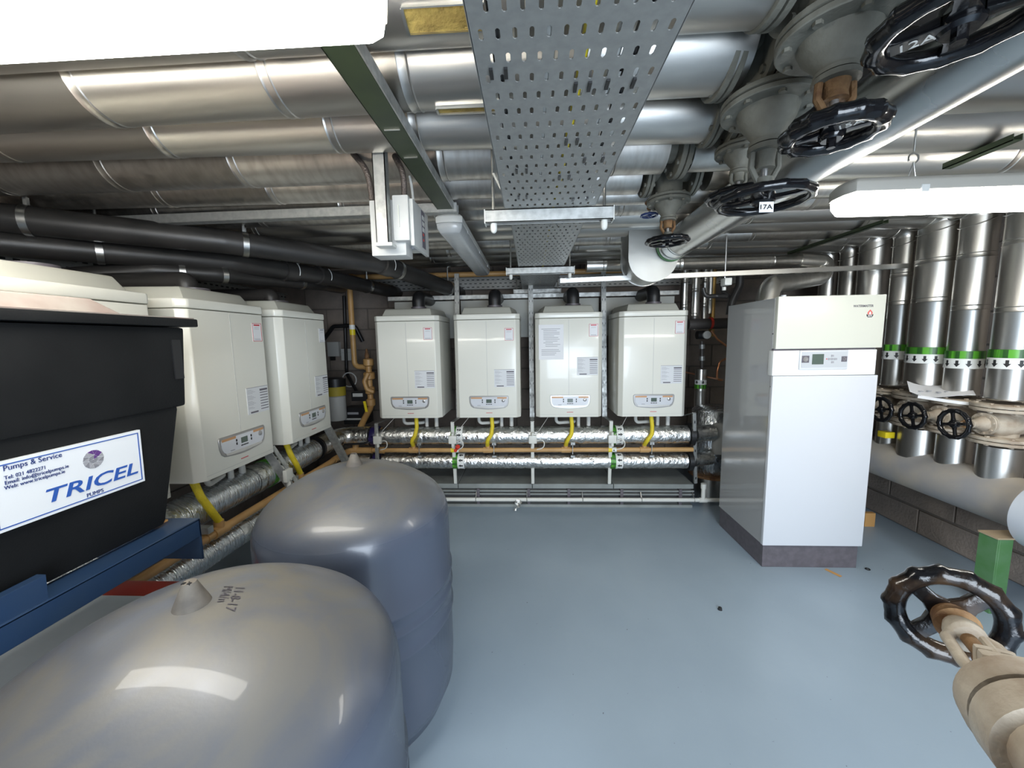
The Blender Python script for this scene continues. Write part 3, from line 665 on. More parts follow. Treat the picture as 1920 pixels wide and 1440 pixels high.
B().tube([(-1.285,2.96,.61),(-1.30,2.94,.585),(-1.34,2.935,.575),(-1.50,2.93,.57)],.009,8).obj('lever',BLACK,vv)
B().lathe([(.02,0),(.02,.04)],(-1.285,2.975,.607),(0,-1,0),12).obj('stem_boss',BLUEV,vv)
B().lathe([(.05,-.025),(.067,-.022),(.067,.022),(.05,.025)],(-1.285,3.05,.395),(1,0,0),24).obj('butterfly_valve',BLUEV,label='dark blue valve body on the lower foil pipe in the back left corner',cat='valve')
# ------------------------------------------------------------------ slotted struts, junction boxes, plinth, waste pipe
STX=[-1.225,-.625,0.005,.615,1.24]
for i,x in enumerate(STX):
    l=['leftmost','second from left','middle','fourth from left','rightmost'][i]
    lean={0:-.03,1:-.02,2:0,3:.02,4:.04}[i]
    t=thing('slotted_strut','slotted steel strut standing between the back boilers, %s of five'%l,'strut',(x,3.3,0),'slotted struts of the back boiler frame')
    a_=(x+lean*.2,3.36,1.95 if i in (1,2,3) else 1.60); b_=(x,3.22,.72); c_=(x+lean*.6,3.0,.20)
    if i!=4 and i!=0 or True:
        s=B(); s.beam(a_,b_,.036,.003,(0,1,0)); s.beam(V(a_)+V((.018,.01,0)),V(b_)+V((.018,.01,0)),.003,.02,(0,1,0)); s.beam(V(a_)-V((.018,-.01,0)),V(b_)-V((.018,-.01,0)),.003,.02,(0,1,0)); s.obj('upright',GALV,t)
        q=B(); d=(V(b_)-V(a_)); L=d.length; d/=L; k=.05
        while k<L-.03:
            for sx in (-.012,.012):
                c=V(a_)+d*k+V((sx,-.0022,0)); q.beam(c-d*.009,c+d*.009,.004,.0008,(0,1,0))
            k+=.10
        q.obj('slot_row',BLACK,t,kind='stuff')
    f0=V((x,2.925,.74)) if i not in (4,) else V((x,2.98,.80)); f1=V((x+lean*.6,2.93,.20)) if i!=4 else V((x+.075,2.97,.205))
    if i: f1.y=3.06; f0.y=2.955; 
    B().beam((x,3.22,.72),f0,.03,.004,(0,0,1)).obj('cross_arm',GALV,t)
    B().beam(f0,f1,.026,.022,(0,1,0)).obj('front_leg',WPIPE if i in(1,2,3) else GALV,t,bevel=.002,seg=1)
    if i==4:
        for k in range(5):
            p=f0.lerp(f1,.12+k*.2); B().box(p.x-.004,p.x+.004,p.y-.013,p.y-.0105,p.z-.010,p.z+.010).obj('slot',BLACK,t)
for i,x in enumerate((-1.22,-.62,.008,.618)):
    t=thing('junction_box','small white junction box on the back strut, %s of four'%['leftmost','second from left with red plug','third from left','rightmost'][i],'junction box',(x,2.91,.59),'white junction boxes on the struts')
    B().box(x-.032,x+.032,2.905,2.935,.575,.64).obj('box',WPIPE,t,bevel=.008,seg=2)
    B().cyl((x,2.92,.55),(x,2.92,.576),.012,n=10).obj('gland',WPIPE,t)
    B().cyl((x,2.92,.638),(x,2.92,.66),.010,n=10).obj('gland',WPIPE,t)
    B().tube(fillet([(x+.03,2.90,.60),(x+.085,2.89,.615),(x+.09,2.885,.55),(x+.03,2.89,.535)],.04,5),.0038,8).obj('cable',WPIPE,t)
    B().tube(fillet([(x+.02,2.91,.645),(x+.055,2.9,.69),(x+.13,2.99,.78)],.05,4),.002,6).obj('thin_wire',LGREY,t)
    if i==1: B().lathe([(.017,0),(.017,.03)],(x+.04,2.885,.55),(.3,-.6,.5),12).lathe([(.013,0),(.013,.02)],(x+.03,2.885,.535),(0,-1,0),10).obj('red_plug',REDV,t)
# left wall frame leg and box
t=thing('slotted_strut','galvanised strut leaning below the farthest left boiler','strut',(-1.42,2.6,.3))
B().beam((-1.46,2.60,.80),(-1.245,2.84,.0),.045,.004,(0,1,0)).beam((-1.44,2.62,.80),(-1.225,2.86,.0),.004,.03,(0,1,0)).obj('leg',GALV,t)
t=thing('slotted_strut','galvanised strut with a white terminal box between the two full left boilers','strut',(-1.42,2.03,.3))
B().beam((-1.50,2.03,.80),(-1.37,2.05,.55),.05,.004,(0,1,0)).beam((-1.47,2.06,.80),(-1.32,2.09,.5),.004,.03,(0,1,0)).beam((-1.37,2.05,.56),(-1.36,2.05,.0),.03,.02,(0,1,0)).obj('leg',GALV,t)
B().box(-1.40,-1.375,2.02,2.08,.60,.67).obj('terminal_box',WPIPE,t,bevel=.006)
B().cyl((-1.385,2.05,.56),(-1.385,2.05,.60),.014,n=10).obj('gland',WPIPE,t)
B().tube(fillet([(-1.385,2.05,.56),(-1.37,2.08,.50),(-1.39,2.02,.44),(-1.42,2.0,.42)],.04,5),.005,8).obj('cable',WPIPE,t)
# plinth of three trays
pl=thing('plinth','grey painted sheet metal plinth under the back pipes','plinth',(.3,3.3,0))
xs=[-1.05,-.62,.0,.665,1.31]
for i in range(4):
    B().box(xs[i]+.002,xs[i+1]-.002,3.07,3.62,.150,.19).obj('top_panel',PLINM,pl,bevel=.003,seg=1)
for z,y in ((.125,3.065),(.10,3.06)): B().box(-1.05,1.31,y,y+.02,z,z+.012).obj('rail',PLINM,pl)
B().box(-1.05,1.30,3.10,3.12,0,.15).obj('kick_panel',TGREY,pl)
B().box(-1.05,1.295,3.05,3.10,0,.022).obj('base_strip',PLINM,pl)
for x in (-.45,-.03,.30,.73,1.2): B().box(x-.012,x+.012,3.055,3.10,.022,.15).obj('foot',DKGREY,pl)
wp=thing('waste_pipe','white plastic waste pipe running along the foot of the back plinth','pipe',(.3,3.03,.075))
B().cyl((-1.05,3.02,.075),(1.62,3.02,.079),.016,n=14).obj('pipe_run',WPIPE,wp)
tx=P(1318,940,Y=3.02).x
B().cyl((tx,3.02,.078),(tx,3.02,.21),.016,n=14).lathe([(.021,0),(.021,.04)],(tx,3.02,.175),(0,0,1),14).obj('upstand',WPIPE,wp)
B().lathe([(.020,-.03),(.020,.03)],(tx,3.02,.078),(1,0,0),14).obj('tee',WPIPE,wp)
for px in (892,988,1093,1204,1303):
    x=P(px,940,Y=3.0).x; B().torus((x,3.02,.076),(1,0,0),.018,.003,16,6).obj('clip_ring',ZINC,wp); B().cyl((x,3.02,.092),(x,3.05,.13),.004,n=6).obj('clip_stud',ZINC,wp)
# foil scrap
random.seed(3); c=P(972,950,Y=2.99); s=B(); vs=[]
for k in range(9):
    z=.09-k*.0115; w_=.014+.012*math.sin(k*.8); 
    for j in range(4): vs.append((c.x+(-.004*k if k>5 else 0)+(j-1.5)*w_*.7+random.uniform(-.006,.006),2.99+random.uniform(-.012,.01)-.003*k,max(.004,z+random.uniform(-.004,.004))))
s.add(vs,[(k*4+j,k*4+j+1,k*4+j+5,k*4+j+4) for k in range(8) for j in range(3)])
s.obj('foil_scrap',FOIL,flat=True,label='crumpled scrap of silver foil hanging on the white waste pipe',cat='foil')

# ------------------------------------------------------------------ expansion vessels
def vessel(c,top,r,label,rings,name='expansion_vessel'):
    t=thing(name,label,'vessel',(c[0],c[1],0),'grey expansion vessels')
    dh=.29; pr=[(.001,.03),(r*.6,.035),(r*.88,.07),(r*.985,.15),(r,.24)]
    for z in rings: pr+=[(r,z-.012),(r+.006,z-.004),(r+.006,z+.004),(r,z+.012)]
    Rc,rk=r*1.30,r*.42
    cz=math.sqrt((Rc-rk)**2-(r-rk)**2); zk=top-Rc+cz; al=math.asin((r-rk)/(Rc-rk))
    for k in range(13):
        a=(PI/2-al)*k/12; pr.append((r-rk+rk*math.cos(a),zk+rk*math.sin(a)))
    for k in range(1,15):
        a=al*(1-k/14); pr.append((max(.0006,Rc*math.sin(a)),top-Rc+Rc*math.cos(a)))
    B().lathe(pr,(c[0],c[1],0),(0,0,1),96,cap=False).obj('shell',VESSEL,t,ang=60)
    B().lathe([(r*.72,0),(r*.72,.06)],(c[0],c[1],0),(0,0,1),40,cap=True).obj('base_ring',DKGREY,t)
    cp=B().lathe([(.028,-.004),(.026,.002),(.010,.040),(.001,.040)],(c[0],c[1],top),(0,0,1),24,cap=False).obj('valve_cap',CAPM,t)
    for sx in (-1,1): B().box(c[0]+sx*.005-.0025,c[0]+sx*.005+.0025,c[1]-.008,c[1]-.003,top+.0385,top+.041).obj('cap_notch',BLACK,cp)
    return t
CAPM=mat('dusty_grey_cap',(.085,.075,.065),.75,0,col2=(.13,.115,.095),vs=40)
va=P(665,880,Y=1.275); v1=vessel((va.x,1.275),.955,.318,'grey domed expansion vessel standing farther back, beside the left foil pipes',(.42,.50,.56))
vb=P(360,1132,Z=.945); v2=vessel((vb.x,vb.y),.945,.33,'dusty grey domed expansion vessel nearest the camera, with scribbled writing on top',(.42,.50,.56))
def dome(o,c,top,r):
    Rc=r*1.30
    for v in o.data.vertices:
        w_=v.co+BASE[o]; d2=(w_.x-c.x)**2+(w_.y-c.y)**2; v.co.z=top-Rc+math.sqrt(Rc*Rc-d2)+.0012-BASE[o].z
for s_,pa,pb in (('11-8-17',(444,1104),(430,1133)),('M/4/n',(421,1105),(408,1136))):
    A_=P(*pa,Z=.936); B_=P(*pb,Z=.936); ux=(B_-A_); ux.z=0; ux.normalize(); uy=V((-ux.y,ux.x,0))
    dome(text(s_,.022,A_,ux,uy,PURPINK,'pen_writing',v2,shear=.3),vb,.945,.33)
# ------------------------------------------------------------------ black tank on navy frame
TX=-1.0
tk=thing('water_tank','black moulded water tank with a white pump firm sticker and a dusty lid','tank',(-1.2,.6,.86))
yl=.12
def pp(px,py,dx=0): v=P(px,py,X=TX+dx); return v
ytop=pp(348,640).y; yst=pp(351,745).y; ybt=pp(335,990).y; zst=1.205
B().hexa([(-1.38,yl,zst),(TX-.006,yl,zst),(TX-.006,yst,zst),(-1.38,yst,zst)],[(-1.40,yl,1.43),(TX,yl,1.43),(TX,ytop,1.43),(-1.40,ytop,1.43)]).obj('upper_body',TANKB,tk,bevel=.008)
B().hexa([(-1.34,yl,.878),(TX-.034,yl,.878),(TX-.034,ybt,.878),(-1.34,ybt,.878)],[(-1.38,yl,zst+.005),(TX-.014,yl,zst+.005),(TX-.014,yst-.012,zst+.005),(-1.38,yst-.012,zst+.005)]).obj('lower_body',TANKB,tk,bevel=.014)
B().box(TX-.002,TX+.0015,ytop-.045,ytop-.018,1.285,1.395).obj('grip_recess',BLACK,tk)
zr=pp(366,600).z; ye=pp(366,607).y
B().box(-1.43,TX+.02,yl,ye-.012,zr-.022,zr+.001).obj('rim',TANKB,tk,bevel=.004)
ly=P(240,592,X=-1.03).y; 
B().hexa([(-1.38,yl,zr),(-1.03,yl,zr),(-1.03,ly,zr),(-1.38,ly,zr)],[(-1.35,yl,zr+.042),(-1.065,yl,zr+.042),(-1.065,ly-.05,zr+.042),(-1.35,ly-.05,zr+.042)]).obj('lid',LIDM,tk,bevel=.006)
B().box(-1.42,TX+.014,yl,ye-.018,zr,zr+.004).obj('lid_flange',LIDM,tk)
SX=TX-.0275+.0
def sp(px,py,dx=0): return P(px,py,X=TX-.008+dx)
a_=sp(-6,1004); b_=sp(271,903); c_=sp(266,804); d_=sp(-6,869)
zb_=(a_.z+b_.z)/2; zt_=(c_.z+d_.z)/2; y0_,y1_=a_.y,(b_.y+c_.y)/2
# the tank face leans slightly: sticker lies on it
lean=V((.020/.33,0,1)).normalized()
st=B().hexa([(TX-.030,y0_,zb_),(TX-.012,y0_,zb_),(TX-.012,y1_,zb_),(TX-.030,y1_,zb_)],[(TX-.026,y0_,zt_),(TX-.008,y0_,zt_),(TX-.008,y1_,zt_),(TX-.026,y1_,zt_)]).obj('sticker',STICK,tk,flat=True)
def fx(z): return TX-.012+.004*(z-zb_)/(zt_-zb_)
def face(px,py):
    v=P(px,py,X=TX-.0095); v.x=fx(v.z)+.0008; return v
bd=.0022; ins=.006
for (u0,u1,w0,w1) in ((y0_+ins,y1_-ins,zb_+ins,zb_+ins+bd),(y0_+ins,y1_-ins,zt_-ins-bd,zt_-ins),(y0_+ins,y0_+ins+bd,zb_+ins,zt_-ins),(y1_-ins-bd,y1_-ins,zb_+ins,zt_-ins)):
    B().hexa([(fx(w0)-.001,u0,w0),(fx(w0)+.0008,u0,w0),(fx(w0)+.0008,u1,w0),(fx(w0)-.001,u1,w0)],[(fx(w1)-.001,u0,w1),(fx(w1)+.0008,u0,w1),(fx(w1)+.0008,u1,w1),(fx(w1)-.001,u1,w1)]).obj('border_line',BLUEINK,st,flat=True)
def fit(s,A,Bp,size,m,shear=0,bold=0,name='lettering'):
    A_=face(*A);B_=face(*Bp); L=(B_-A_).length
    o=text(s,size,A_,(0,1,0),(.012,0,1),m,name,st,shear=shear,bold=bold)
    ys=[v.co.y for v in o.data.vertices]; w0=max(ys)-min(ys); y_=min(ys)
    for v in o.data.vertices: v.co.y=y_+(v.co.y-y_)*L/w0
    dz=B_.z-A_.z
    return o
fit('Pumps & Service',(4,884),(114,858),.0150,NAVYINK,bold=0)
fit('Tel: 021 4822271',(7,900),(84,880.5),.0105,NAVYINK,bold=0)
fit('Email: info@tricelpumps.ie',(8,909.5),(128,879.5),.0105,NAVYINK,bold=0)
fit('Web: www.tricelpumps.ie',(8,919),(122,889.5),.0105,NAVYINK,bold=0)
fit('TRICEL',(84,946),(257,897),.041,BLUEINK,shear=.22,bold=.0006)
fit('PUMPS',(164,933),(195,925),.0125,NAVYINK,bold=0)
cc=face(175,861); R_=.0225
ring=[]; tri=[]
pts=[(0,0)]+[(.45*math.cos(PI/3*k+.3),.45*math.sin(PI/3*k+.3)) for k in range(6)]+[(.98*math.cos(PI/6*k+.04),.98*math.sin(PI/6*k+.04)) for k in range(12)]
for k in range(6):
    a,b=1+k,1+(k+1)%6; tri.append((0,a,b)); o1,o2,o3=7+(2*k)%12,7+(2*k+1)%12,7+(2*k+2)%12
    tri+=[(a,o2,(7+(2*k)%12)),(a,o2,o3),(a,b,o3)]
for i,t_ in enumerate(tri):
    g=[sum(pts[j][c] for j in t_)/3 for c in (0,1)]
    v=[V((0,cc.y+(g[0]+(pts[j][0]-g[0])*.86)*R_,cc.z+(g[1]+(pts[j][1]-g[1])*.86)*R_)) for j in t_]
    for p in v: p.x=fx(p.z)+.0008
    m_=PURPLE if (g[1]>.15 and -.35<g[0]<.75 and i%3!=1) else (mat('logo_grey',(.30,.30,.32),.5) if i%2 else mat('logo_dark_grey',(.20,.20,.22),.5))
    B().add(v+[p-V((.001,0,0)) for p in v],[(0,1,2),(3,5,4),(0,3,4,1),(1,4,5,2),(2,5,3,0)]).obj('emblem_piece',m_,st,flat=True)
fr=thing('tank_frame','navy blue painted steel frame carrying the black water tank','frame',(-1.2,.6,0))
ze=.872; yend=pp(377,990,.02).y
B().box(-.998+.0,-.98,yl-.1,yend,ze-.055,ze).box(-1.05,-.98,yl-.1,yend,ze-.006,ze+.001).obj('front_angle',NAVY,fr,bevel=.002,seg=1)
B().box(-1.45,-.98,yend-.006,yend,ze-.125,ze).box(-1.45,-.985,yend-.07,yend-.004,ze-.006,ze).obj('end_channel',NAVY,fr,bevel=.001,seg=1)
B().box(-1.46,-1.40,yl-.1,yend,ze-.055,ze).obj('rear_angle',NAVY,fr)
for y in (.62,yl-.08):
    for x in (-1.445,): B().box(x-.02,x+.02,y-.025,y+.025,0,ze-.05).obj('leg',NAVY,fr,bevel=.003,seg=1)
g=P(82,1085,X=-.995); h=P(0,1165,X=-.98)
B().hexa([(-1.005,.40,ze),(-.985,.40,ze),(-.985,pp(84,1150).y,ze),(-1.005,pp(84,1150).y,ze)],[(-1.005,.40,ze+.042),(-.985,.40,ze+.042),(-.985,pp(80,1085).y-.004,ze+.052),(-1.005,pp(80,1085).y-.004,ze+.052)]).obj('gusset_plate',NAVY,fr,bevel=.001,seg=1)
B().box(-1.38,-1.06,yl,ybt+.03,ze+.0005,ze+.006).obj('timber_packer',CARD,fr)
sk=thing('pump_skid','pale grey sheet steel base low down behind the near vessel','skid',(-1.2,.7,0))
B().box(-1.42,-1.02,.1,1.04,.58,.62).obj('deck',mat('pale_sheet',(.62,.67,.68),.5,0,col2=(.54,.59,.60),vs=6),sk,bevel=.003,seg=1)
for x in (-1.38,-1.08):
    for y in (.14,.97): B().box(x-.02,x+.02,y-.02,y+.02,0,.58).obj('foot',PLINM,sk)
c=P(350,1078,Z=.45)
B().box(-1.36,-1.04,1.045,1.13,0,.61).obj('red_cylinder_case',REDV,label='red painted case just showing under the navy frame end',cat='case',bevel=.01)
c=P(392,1052,Z=0.005)
B().box(-1.62,-1.5,1.72,1.84,0,.006).obj('cardboard_scrap',CARD,label='orange brown cardboard scrap on the floor behind the navy frame end',cat='cardboard')
# ------------------------------------------------------------------ tall white cabinet
wm=thing('water_heater','tall white floor standing water heater cabinet on a dark grey plinth','heater',(1.635,2.49,0))
x0,x1,yf,yb=1.362,1.925,2.223,2.76
B().box(x0+.008,x1-.012,yf+.012,yb,0,.142).obj('plinth',DKGREY,wm,bevel=.002,seg=1)
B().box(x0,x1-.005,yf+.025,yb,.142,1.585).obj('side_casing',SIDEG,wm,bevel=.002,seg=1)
B().box(x0-.002,x1,yf,yf+.024,.142,1.150).obj('lower_door',WHITE,wm,bevel=.003)
B().box(x0-.004,x1-.012,yf+.006,yf+.05,1.152,1.292).obj('control_fascia',mat('fascia_white',(.80,.81,.80),.3),wm,bevel=.003)
B().box(x0+.002,x1+.006,yf-.002,yf+.030,1.302,1.590).obj('upper_panel',WARMW,wm,bevel=.003)
B().box(x0,x1-.02,yf+.012,yf+.03,1.288,1.304).obj('shadow_gap',DKGREY,wm)
def wp_(px,py,dy=0): return P(px,py,Y=yf+dy)
a=wp_(1497,693,.004);b=wp_(1590,656,.004)
pc=B().box(a.x-.0,b.x,yf-.002,yf+.008,a.z,b.z).obj('control_surround',WHITE,wm,bevel=.002)
B().box(a.x+.010,b.x-.006,yf-.0035,yf,a.z+.011,b.z-.008).obj('control_plate',LCDG,pc)
def onp(px0,py0,px1,py1,m_,n,d=-.0045):
    a=wp_(px0,py0);b=wp_(px1,py1); return B().box(a.x,b.x,yf+d,yf-.003,b.z,a.z).obj(n,m_,pc,bevel=.0008,seg=1)
onp(1503,667,1516,680,PURPINK,'pressure_gauge'); onp(1522.5,664,1543,683,LCD,'display')
c=wp_(1509.5,673.5); B().lathe([(.014,0),(.014,.0015),(.001,.0015)],(c.x,yf-.0045,c.z),(0,-1,0),16,cap=False).obj('gauge_dial',SILV,pc)
B().box(c.x-.001,c.x+.009,yf-.0065,yf-.0055,c.z-.001,c.z+.001).obj('gauge_needle',WHITE,pc)
onp(1577,668,1587,678,PURPINK,'switch'); c=wp_(1582,673); B().torus((c.x,yf-.005,c.z),(0,1,0),.007,.0015,16,6).obj('switch_ring',SILV,pc)
for px,py in ((1560,667),(1560,679),(1554,673),(1566,673),(1560,673)): onp(px-2.4,py-1.9,px+2.4,py+1.9,GREYINK,'key',-.0055)
onp(1548,672,1550,674,REDP,'lamp')
A_=wp_(1600,576,-.003); B_=wp_(1638,576,-.003)
o=text('WATERMASTER',.0175,(A_.x,yf-.0028,A_.z),(1,0,0),(0,0,1),PURPINK,'lettering',wm,bold=.0003)
xs_=[v.co.x for v in o.data.vertices]; s_=(B_.x-A_.x)/(max(xs_)-min(xs_)); m_=min(xs_)
for v in o.data.vertices: v.co.x=m_+(v.co.x-m_)*s_
c=wp_(1630.5,588); y_=yf-.003
em=B().poly([(-.017,-.002),(-.017,-.012),(-.010,-.020),(.010,-.020),(.017,-.012),(.017,-.002),(.010,-.007),(-.010,-.007)],(c.x,y_,c.z),(1,0,0),(0,0,1),(0,.0008,0)).obj('emblem',INK,wm,flat=True)
B().poly([(-.010,-.005),(-.014,.003),(-.009,.012),(0,.022),(.009,.012),(.014,.003),(.010,-.005)],(c.x,y_,c.z),(1,0,0),(0,0,1),(0,.0008,0)).obj('emblem_flame',mat('flame_red',(.62,.12,.10),.5),em,flat=True)
B().poly([(-.004,-.004),(-.006,.003),(0,.012),(.006,.003),(.004,-.004)],(c.x,y_-.0006,c.z),(1,0,0),(0,0,1),(0,.0006,0)).obj('emblem_core',PAPER,em,flat=True)
text('ACV',.011,(c.x-.0115,y_-.0008,c.z-.0165),(1,0,0),(0,0,1),PAPER,'emblem_lettering',em,bold=.0003)
for px,py in ((1449,626),(1445,725)):
    c=P(px,py,X=x0); B().cyl((x0-.002,c.y,c.z),(x0+.001,c.y,c.z),.004,n=8).obj('side_screw',BLACK,wm)
B().cyl((x0+.05,2.26,1.585),(x0+.05,2.26,1.60),.014,n=12).obj('top_stud',WHITE,wm)
f=thing('flue_duct','silver flue duct bending from the tall white heater up to the ceiling pipes','flue',(1.55,2.6,1.59))
B().tube(fillet([(1.52,2.60,1.585),(1.55,2.62,1.70),(2.12,2.98,1.80),(2.16,3.0,1.90),(1.95,2.99,1.915)],.10,8),.062,24).obj('duct_bend',ALUV,f)
clad(f,(2.06,2.985,1.915),(.42,2.97,1.915),.045,ALUV,[.3,.95,1.5],'jacket_section')
# ------------------------------------------------------------------ handwheels and valves
def wheel(par,c,ax,R,m=GLOSSB,ns=4,lobes=14,tube=.012,rot=.7,dish=.0,sub=None,local=True,spw=1.0):
    """rim, hub and curved spokes; c and ax in the local frame"""
    k=dict(local=local); u,w_,a=frame(ax); c=V(c)
    hw=B().torus(c+a*dish,ax,R-tube,tube,72,12,lobes=lobes,la=tube*.28).obj('handwheel',m,par,ang=50,**k)
    B().lathe([(R*.10,-tube*1.2),(R*.24,-tube*1.2),(R*.25,-tube*.5),(R*.25,tube*.7),(R*.20,tube*1.1),(R*.09,tube*1.1)],c,ax,24).obj('hub',m,hw,**k)
    B().lathe([(R*.09,-tube*2.2),(R*.09,tube*2.0)],c,ax,6).obj('stem_nut',m,hw,**k)
    for i in range(ns):
        t=rot+2*PI*i/ns; d=u*math.cos(t)+w_*math.sin(t); s=w_*math.cos(t)-u*math.sin(t); h=a*tube*.45
        b=B(); pr=[(.20,.13),(.40,.085),(.62,.085),(.86,.15)]; n=len(pr)
        vs=[]
        for q,wd in pr:
            o=c+d*R*q+a*dish*q
            for sx,sz in ((-1,-1),(1,-1),(1,1),(-1,1)): vs.append(o+s*(R*wd*sx*spw)+h*sz)
        fs=[(0,1,2,3),tuple(range(4*n-1,4*n-5,-1))]
        for j in range(n-1):
            for e in range(4): fs.append((j*4+e,j*4+(e+1)%4,j*4+4+(e+1)%4,j*4+4+e))
        b.add(vs,fs).obj('spoke',m,hw,bevel=tube*.18,seg=2,**k)
    return hw
def bolts(par,c,ax,R,n,r,h,m,off=.2):
    u,w_,a=frame(ax); c=V(c)
    for i in range(n):
        t=off+2*PI*i/n; p=c+(u*math.cos(t)+w_*math.sin(t))*R
        B().cyl(p-a*h,p+a*h,r,n=6).obj('bolt',m,par,local=True)
def flangepair(t,x,ax,fr,th,m,nb=8,gasket=True,c=(0,0,0)):
    a=V(ax).normalized(); c=V(c)+a*x
    f=B().lathe([(.001,-th-.002),(fr*.98,-th-.002),(fr,-th),(fr,-.003),(fr*.98,-.002),(.001,-.002)],c,a,40,cap=False).lathe([(.001,.002),(fr*.98,.002),(fr,.003),(fr,th),(fr*.98,th+.002),(.001,th+.002)],c,a,40,cap=False)
    f.obj('flange',m,t,local=True); f=t.children[-1] if False else LAST(t,'flange')
    B().lathe([(fr*.9,-.002),(fr*.9,.002)],c,a,32).obj('gasket',BLACK,f,local=True)
    bolts(f,c,a,fr*.84,nb,fr*.062+.002,th+.009,m)
def LAST(t,n): return [o for o in t.children if o.name.split('.')[0]==n][-1]
def valve(name,label,mx,pr,fr,L,bz,br,nz,wz,R,m=BEIGE,rustneck=True,tag_=None,stub=0,wm_=GLOSSB,lobes=14,tubew=.012,group=None,rot=.7,nb=8,sides=(-1,1),spw=1.0):
    t=thing(name,label,'valve',mx=mx,group=group); k=dict(local=True)
    th=fr*.13
    B().cyl((-L,0,0),(L,0,0),pr*.85,n=28).lathe([(pr*.95,-pr*.9),(pr*1.1,-pr*.2),(pr*1.1,pr*.6),(br*.62,bz-.01)],(0,0,0),(0,0,1),28).obj('body',m,t,**k)
    for s in sides: flangepair(t,s*(L+.0),(1,0,0),fr,th,m,nb)
    flangepair(t,bz,(0,0,1),br,br*.12,m,nb)
    h=wz-bz; z1=bz+br*.12
    B().lathe([(br*.66,z1),(br*.58,z1+h*.12),(br*.34,z1+h*.28),(br*.30,z1+h*.34)],(0,0,0),(0,0,1),28).obj('bonnet',m,t,**k)
    B().lathe([(br*.36,z1+h*.33),(br*.36,z1+h*.37),(.001,z1+h*.37)],(0,0,0),(0,0,1),24).lathe([(br*.38,z1+h*.385),(br*.38,z1+h*.44),(.001,z1+h*.44)],(0,0,0),(0,0,1),24).obj('neck_flange',m,t,**k)
    B().lathe([(br*.24,z1+h*.42),(br*.20,z1+h*.55),(br*.22,z1+h*.62)],(0,0,0),(0,0,1),18).obj('gland',RUST if rustneck else m,t,**k)
    for s in (-1,1):
        B().tube([(s*br*.30,0,z1+h*.42),(s*br*.32,0,z1+h*.6),(s*br*.14,0,z1+h*.76)],br*.07,8).obj('yoke_bar',RUST if rustneck else m,t,**k)
    B().lathe([(br*.20,z1+h*.72),(br*.20,z1+h*.82)],(0,0,0),(0,0,1),16).obj('yoke_collar',m,t,**k)
    B().cyl((0,0,z1+h*.5),(0,0,wz),br*.075,n=10).obj('stem',SILV,t,**k)
    hw=wheel(t,(0,0,wz),(0,0,1),R,wm_,4,lobes,tubew,rot,spw=spw)
    return t,hw
DOWN=M4.Rotation(PI,4,'X')
def tilt(ax,ang): return M4.Rotation(ang,4,ax)
# ceiling valves; pipe axis along X, wheel hanging down
def ceil_valve(Y,pxw,pyw,zc,pr,fr,L,bz,br,R,label,tagtxt=None,tx=0,ty=0,**kw):
    c=P(pxw,pyw,Y=Y); wz=zc-c.z
    mx=M4.Translation((c.x,Y,zc))@DOWN@tilt('X',tx)@tilt('Y',ty)
    t,hw=valve('gate_valve',label,mx,pr,fr,L,bz,br,0,wz,R,group='flanged gate valves hanging at right of the tray',**kw)
    if tagtxt:
        s,px,py,fz=tagtxt
    return t,hw,c,mx
vA=ceil_valve(.63,1802,37,2.105,.07,.12,.13,.15,.10,.103,'grey flanged valve with the largest black handwheel tagged 12A, top right corner',tubew=.015,spw=1.5)
vB=ceil_valve(.85,1560,246,2.112,.07,.12,.12,.15,.105,.088,'grey flanged valve with rusty gland and black handwheel tagged 15A',tubew=.016,spw=1.5)
vC=ceil_valve(1.09,1430,374,2.105,.065,.115,.115,.14,.108,.115,'grey flanged valve whose wide black handwheel hangs a white 17A tag',tubew=.011,rustneck=False)
vD=ceil_valve(1.335,1383,368,2.085,.05,.10,.095,.12,.072,.095,'smaller grey valve behind the 17A handwheel',tubew=.010,rustneck=False)
vE=ceil_valve(1.76,1251,452,2.08,.05,.10,.095,.12,.088,.090,'grey flanged valve with a rust red gland and black handwheel near the silver elbow',tubew=.011)
# inline flange pairs beside the valves on the pipes
def inline(Y,x,z,r,fr,label):
    t=thing('pipe_flange',label,'flange',mx=M4.Translation((x,Y,z)),group='grey bolted flanges at the pipe ends')
    flangepair(t,0,(1,0,0),fr,.018,BEIGE)
    B().cyl((-.06,0,0),(.05,0,0),r*.7,n=24).obj('neck',BEIGE,t,local=True)
inline(1.565,.565,2.09,.08,.112,'bolted grey flange pair on the streaked pipe left of the small blue cock')
inline(1.33,.67-.03,2.085,.07,.105,'bolted grey flange pair between the 17A valve and the small blue cock')
inline(.85,.55,2.112,.09,.13,'large bolted grey flange pair at the pipe end beside the top of the tray')
inline(1.09,.585,2.105,.085,.13,'large bolted grey flange pair left of the 17A valve')
inline(.63,.56,2.105,.09,.13,'large bolted grey flange pair at the very top edge')
cpipe([(-2,1.565),(2,1.565)],.07,.60,1.0,[.8],ALUV,'short silver pipe stub just right of the inline flange pair')
cpipe([(-2,1.76),(2,1.76)],.075,.75,1.0,[],ALUV,'short silver pipe stub right of the valve with the rust red gland')
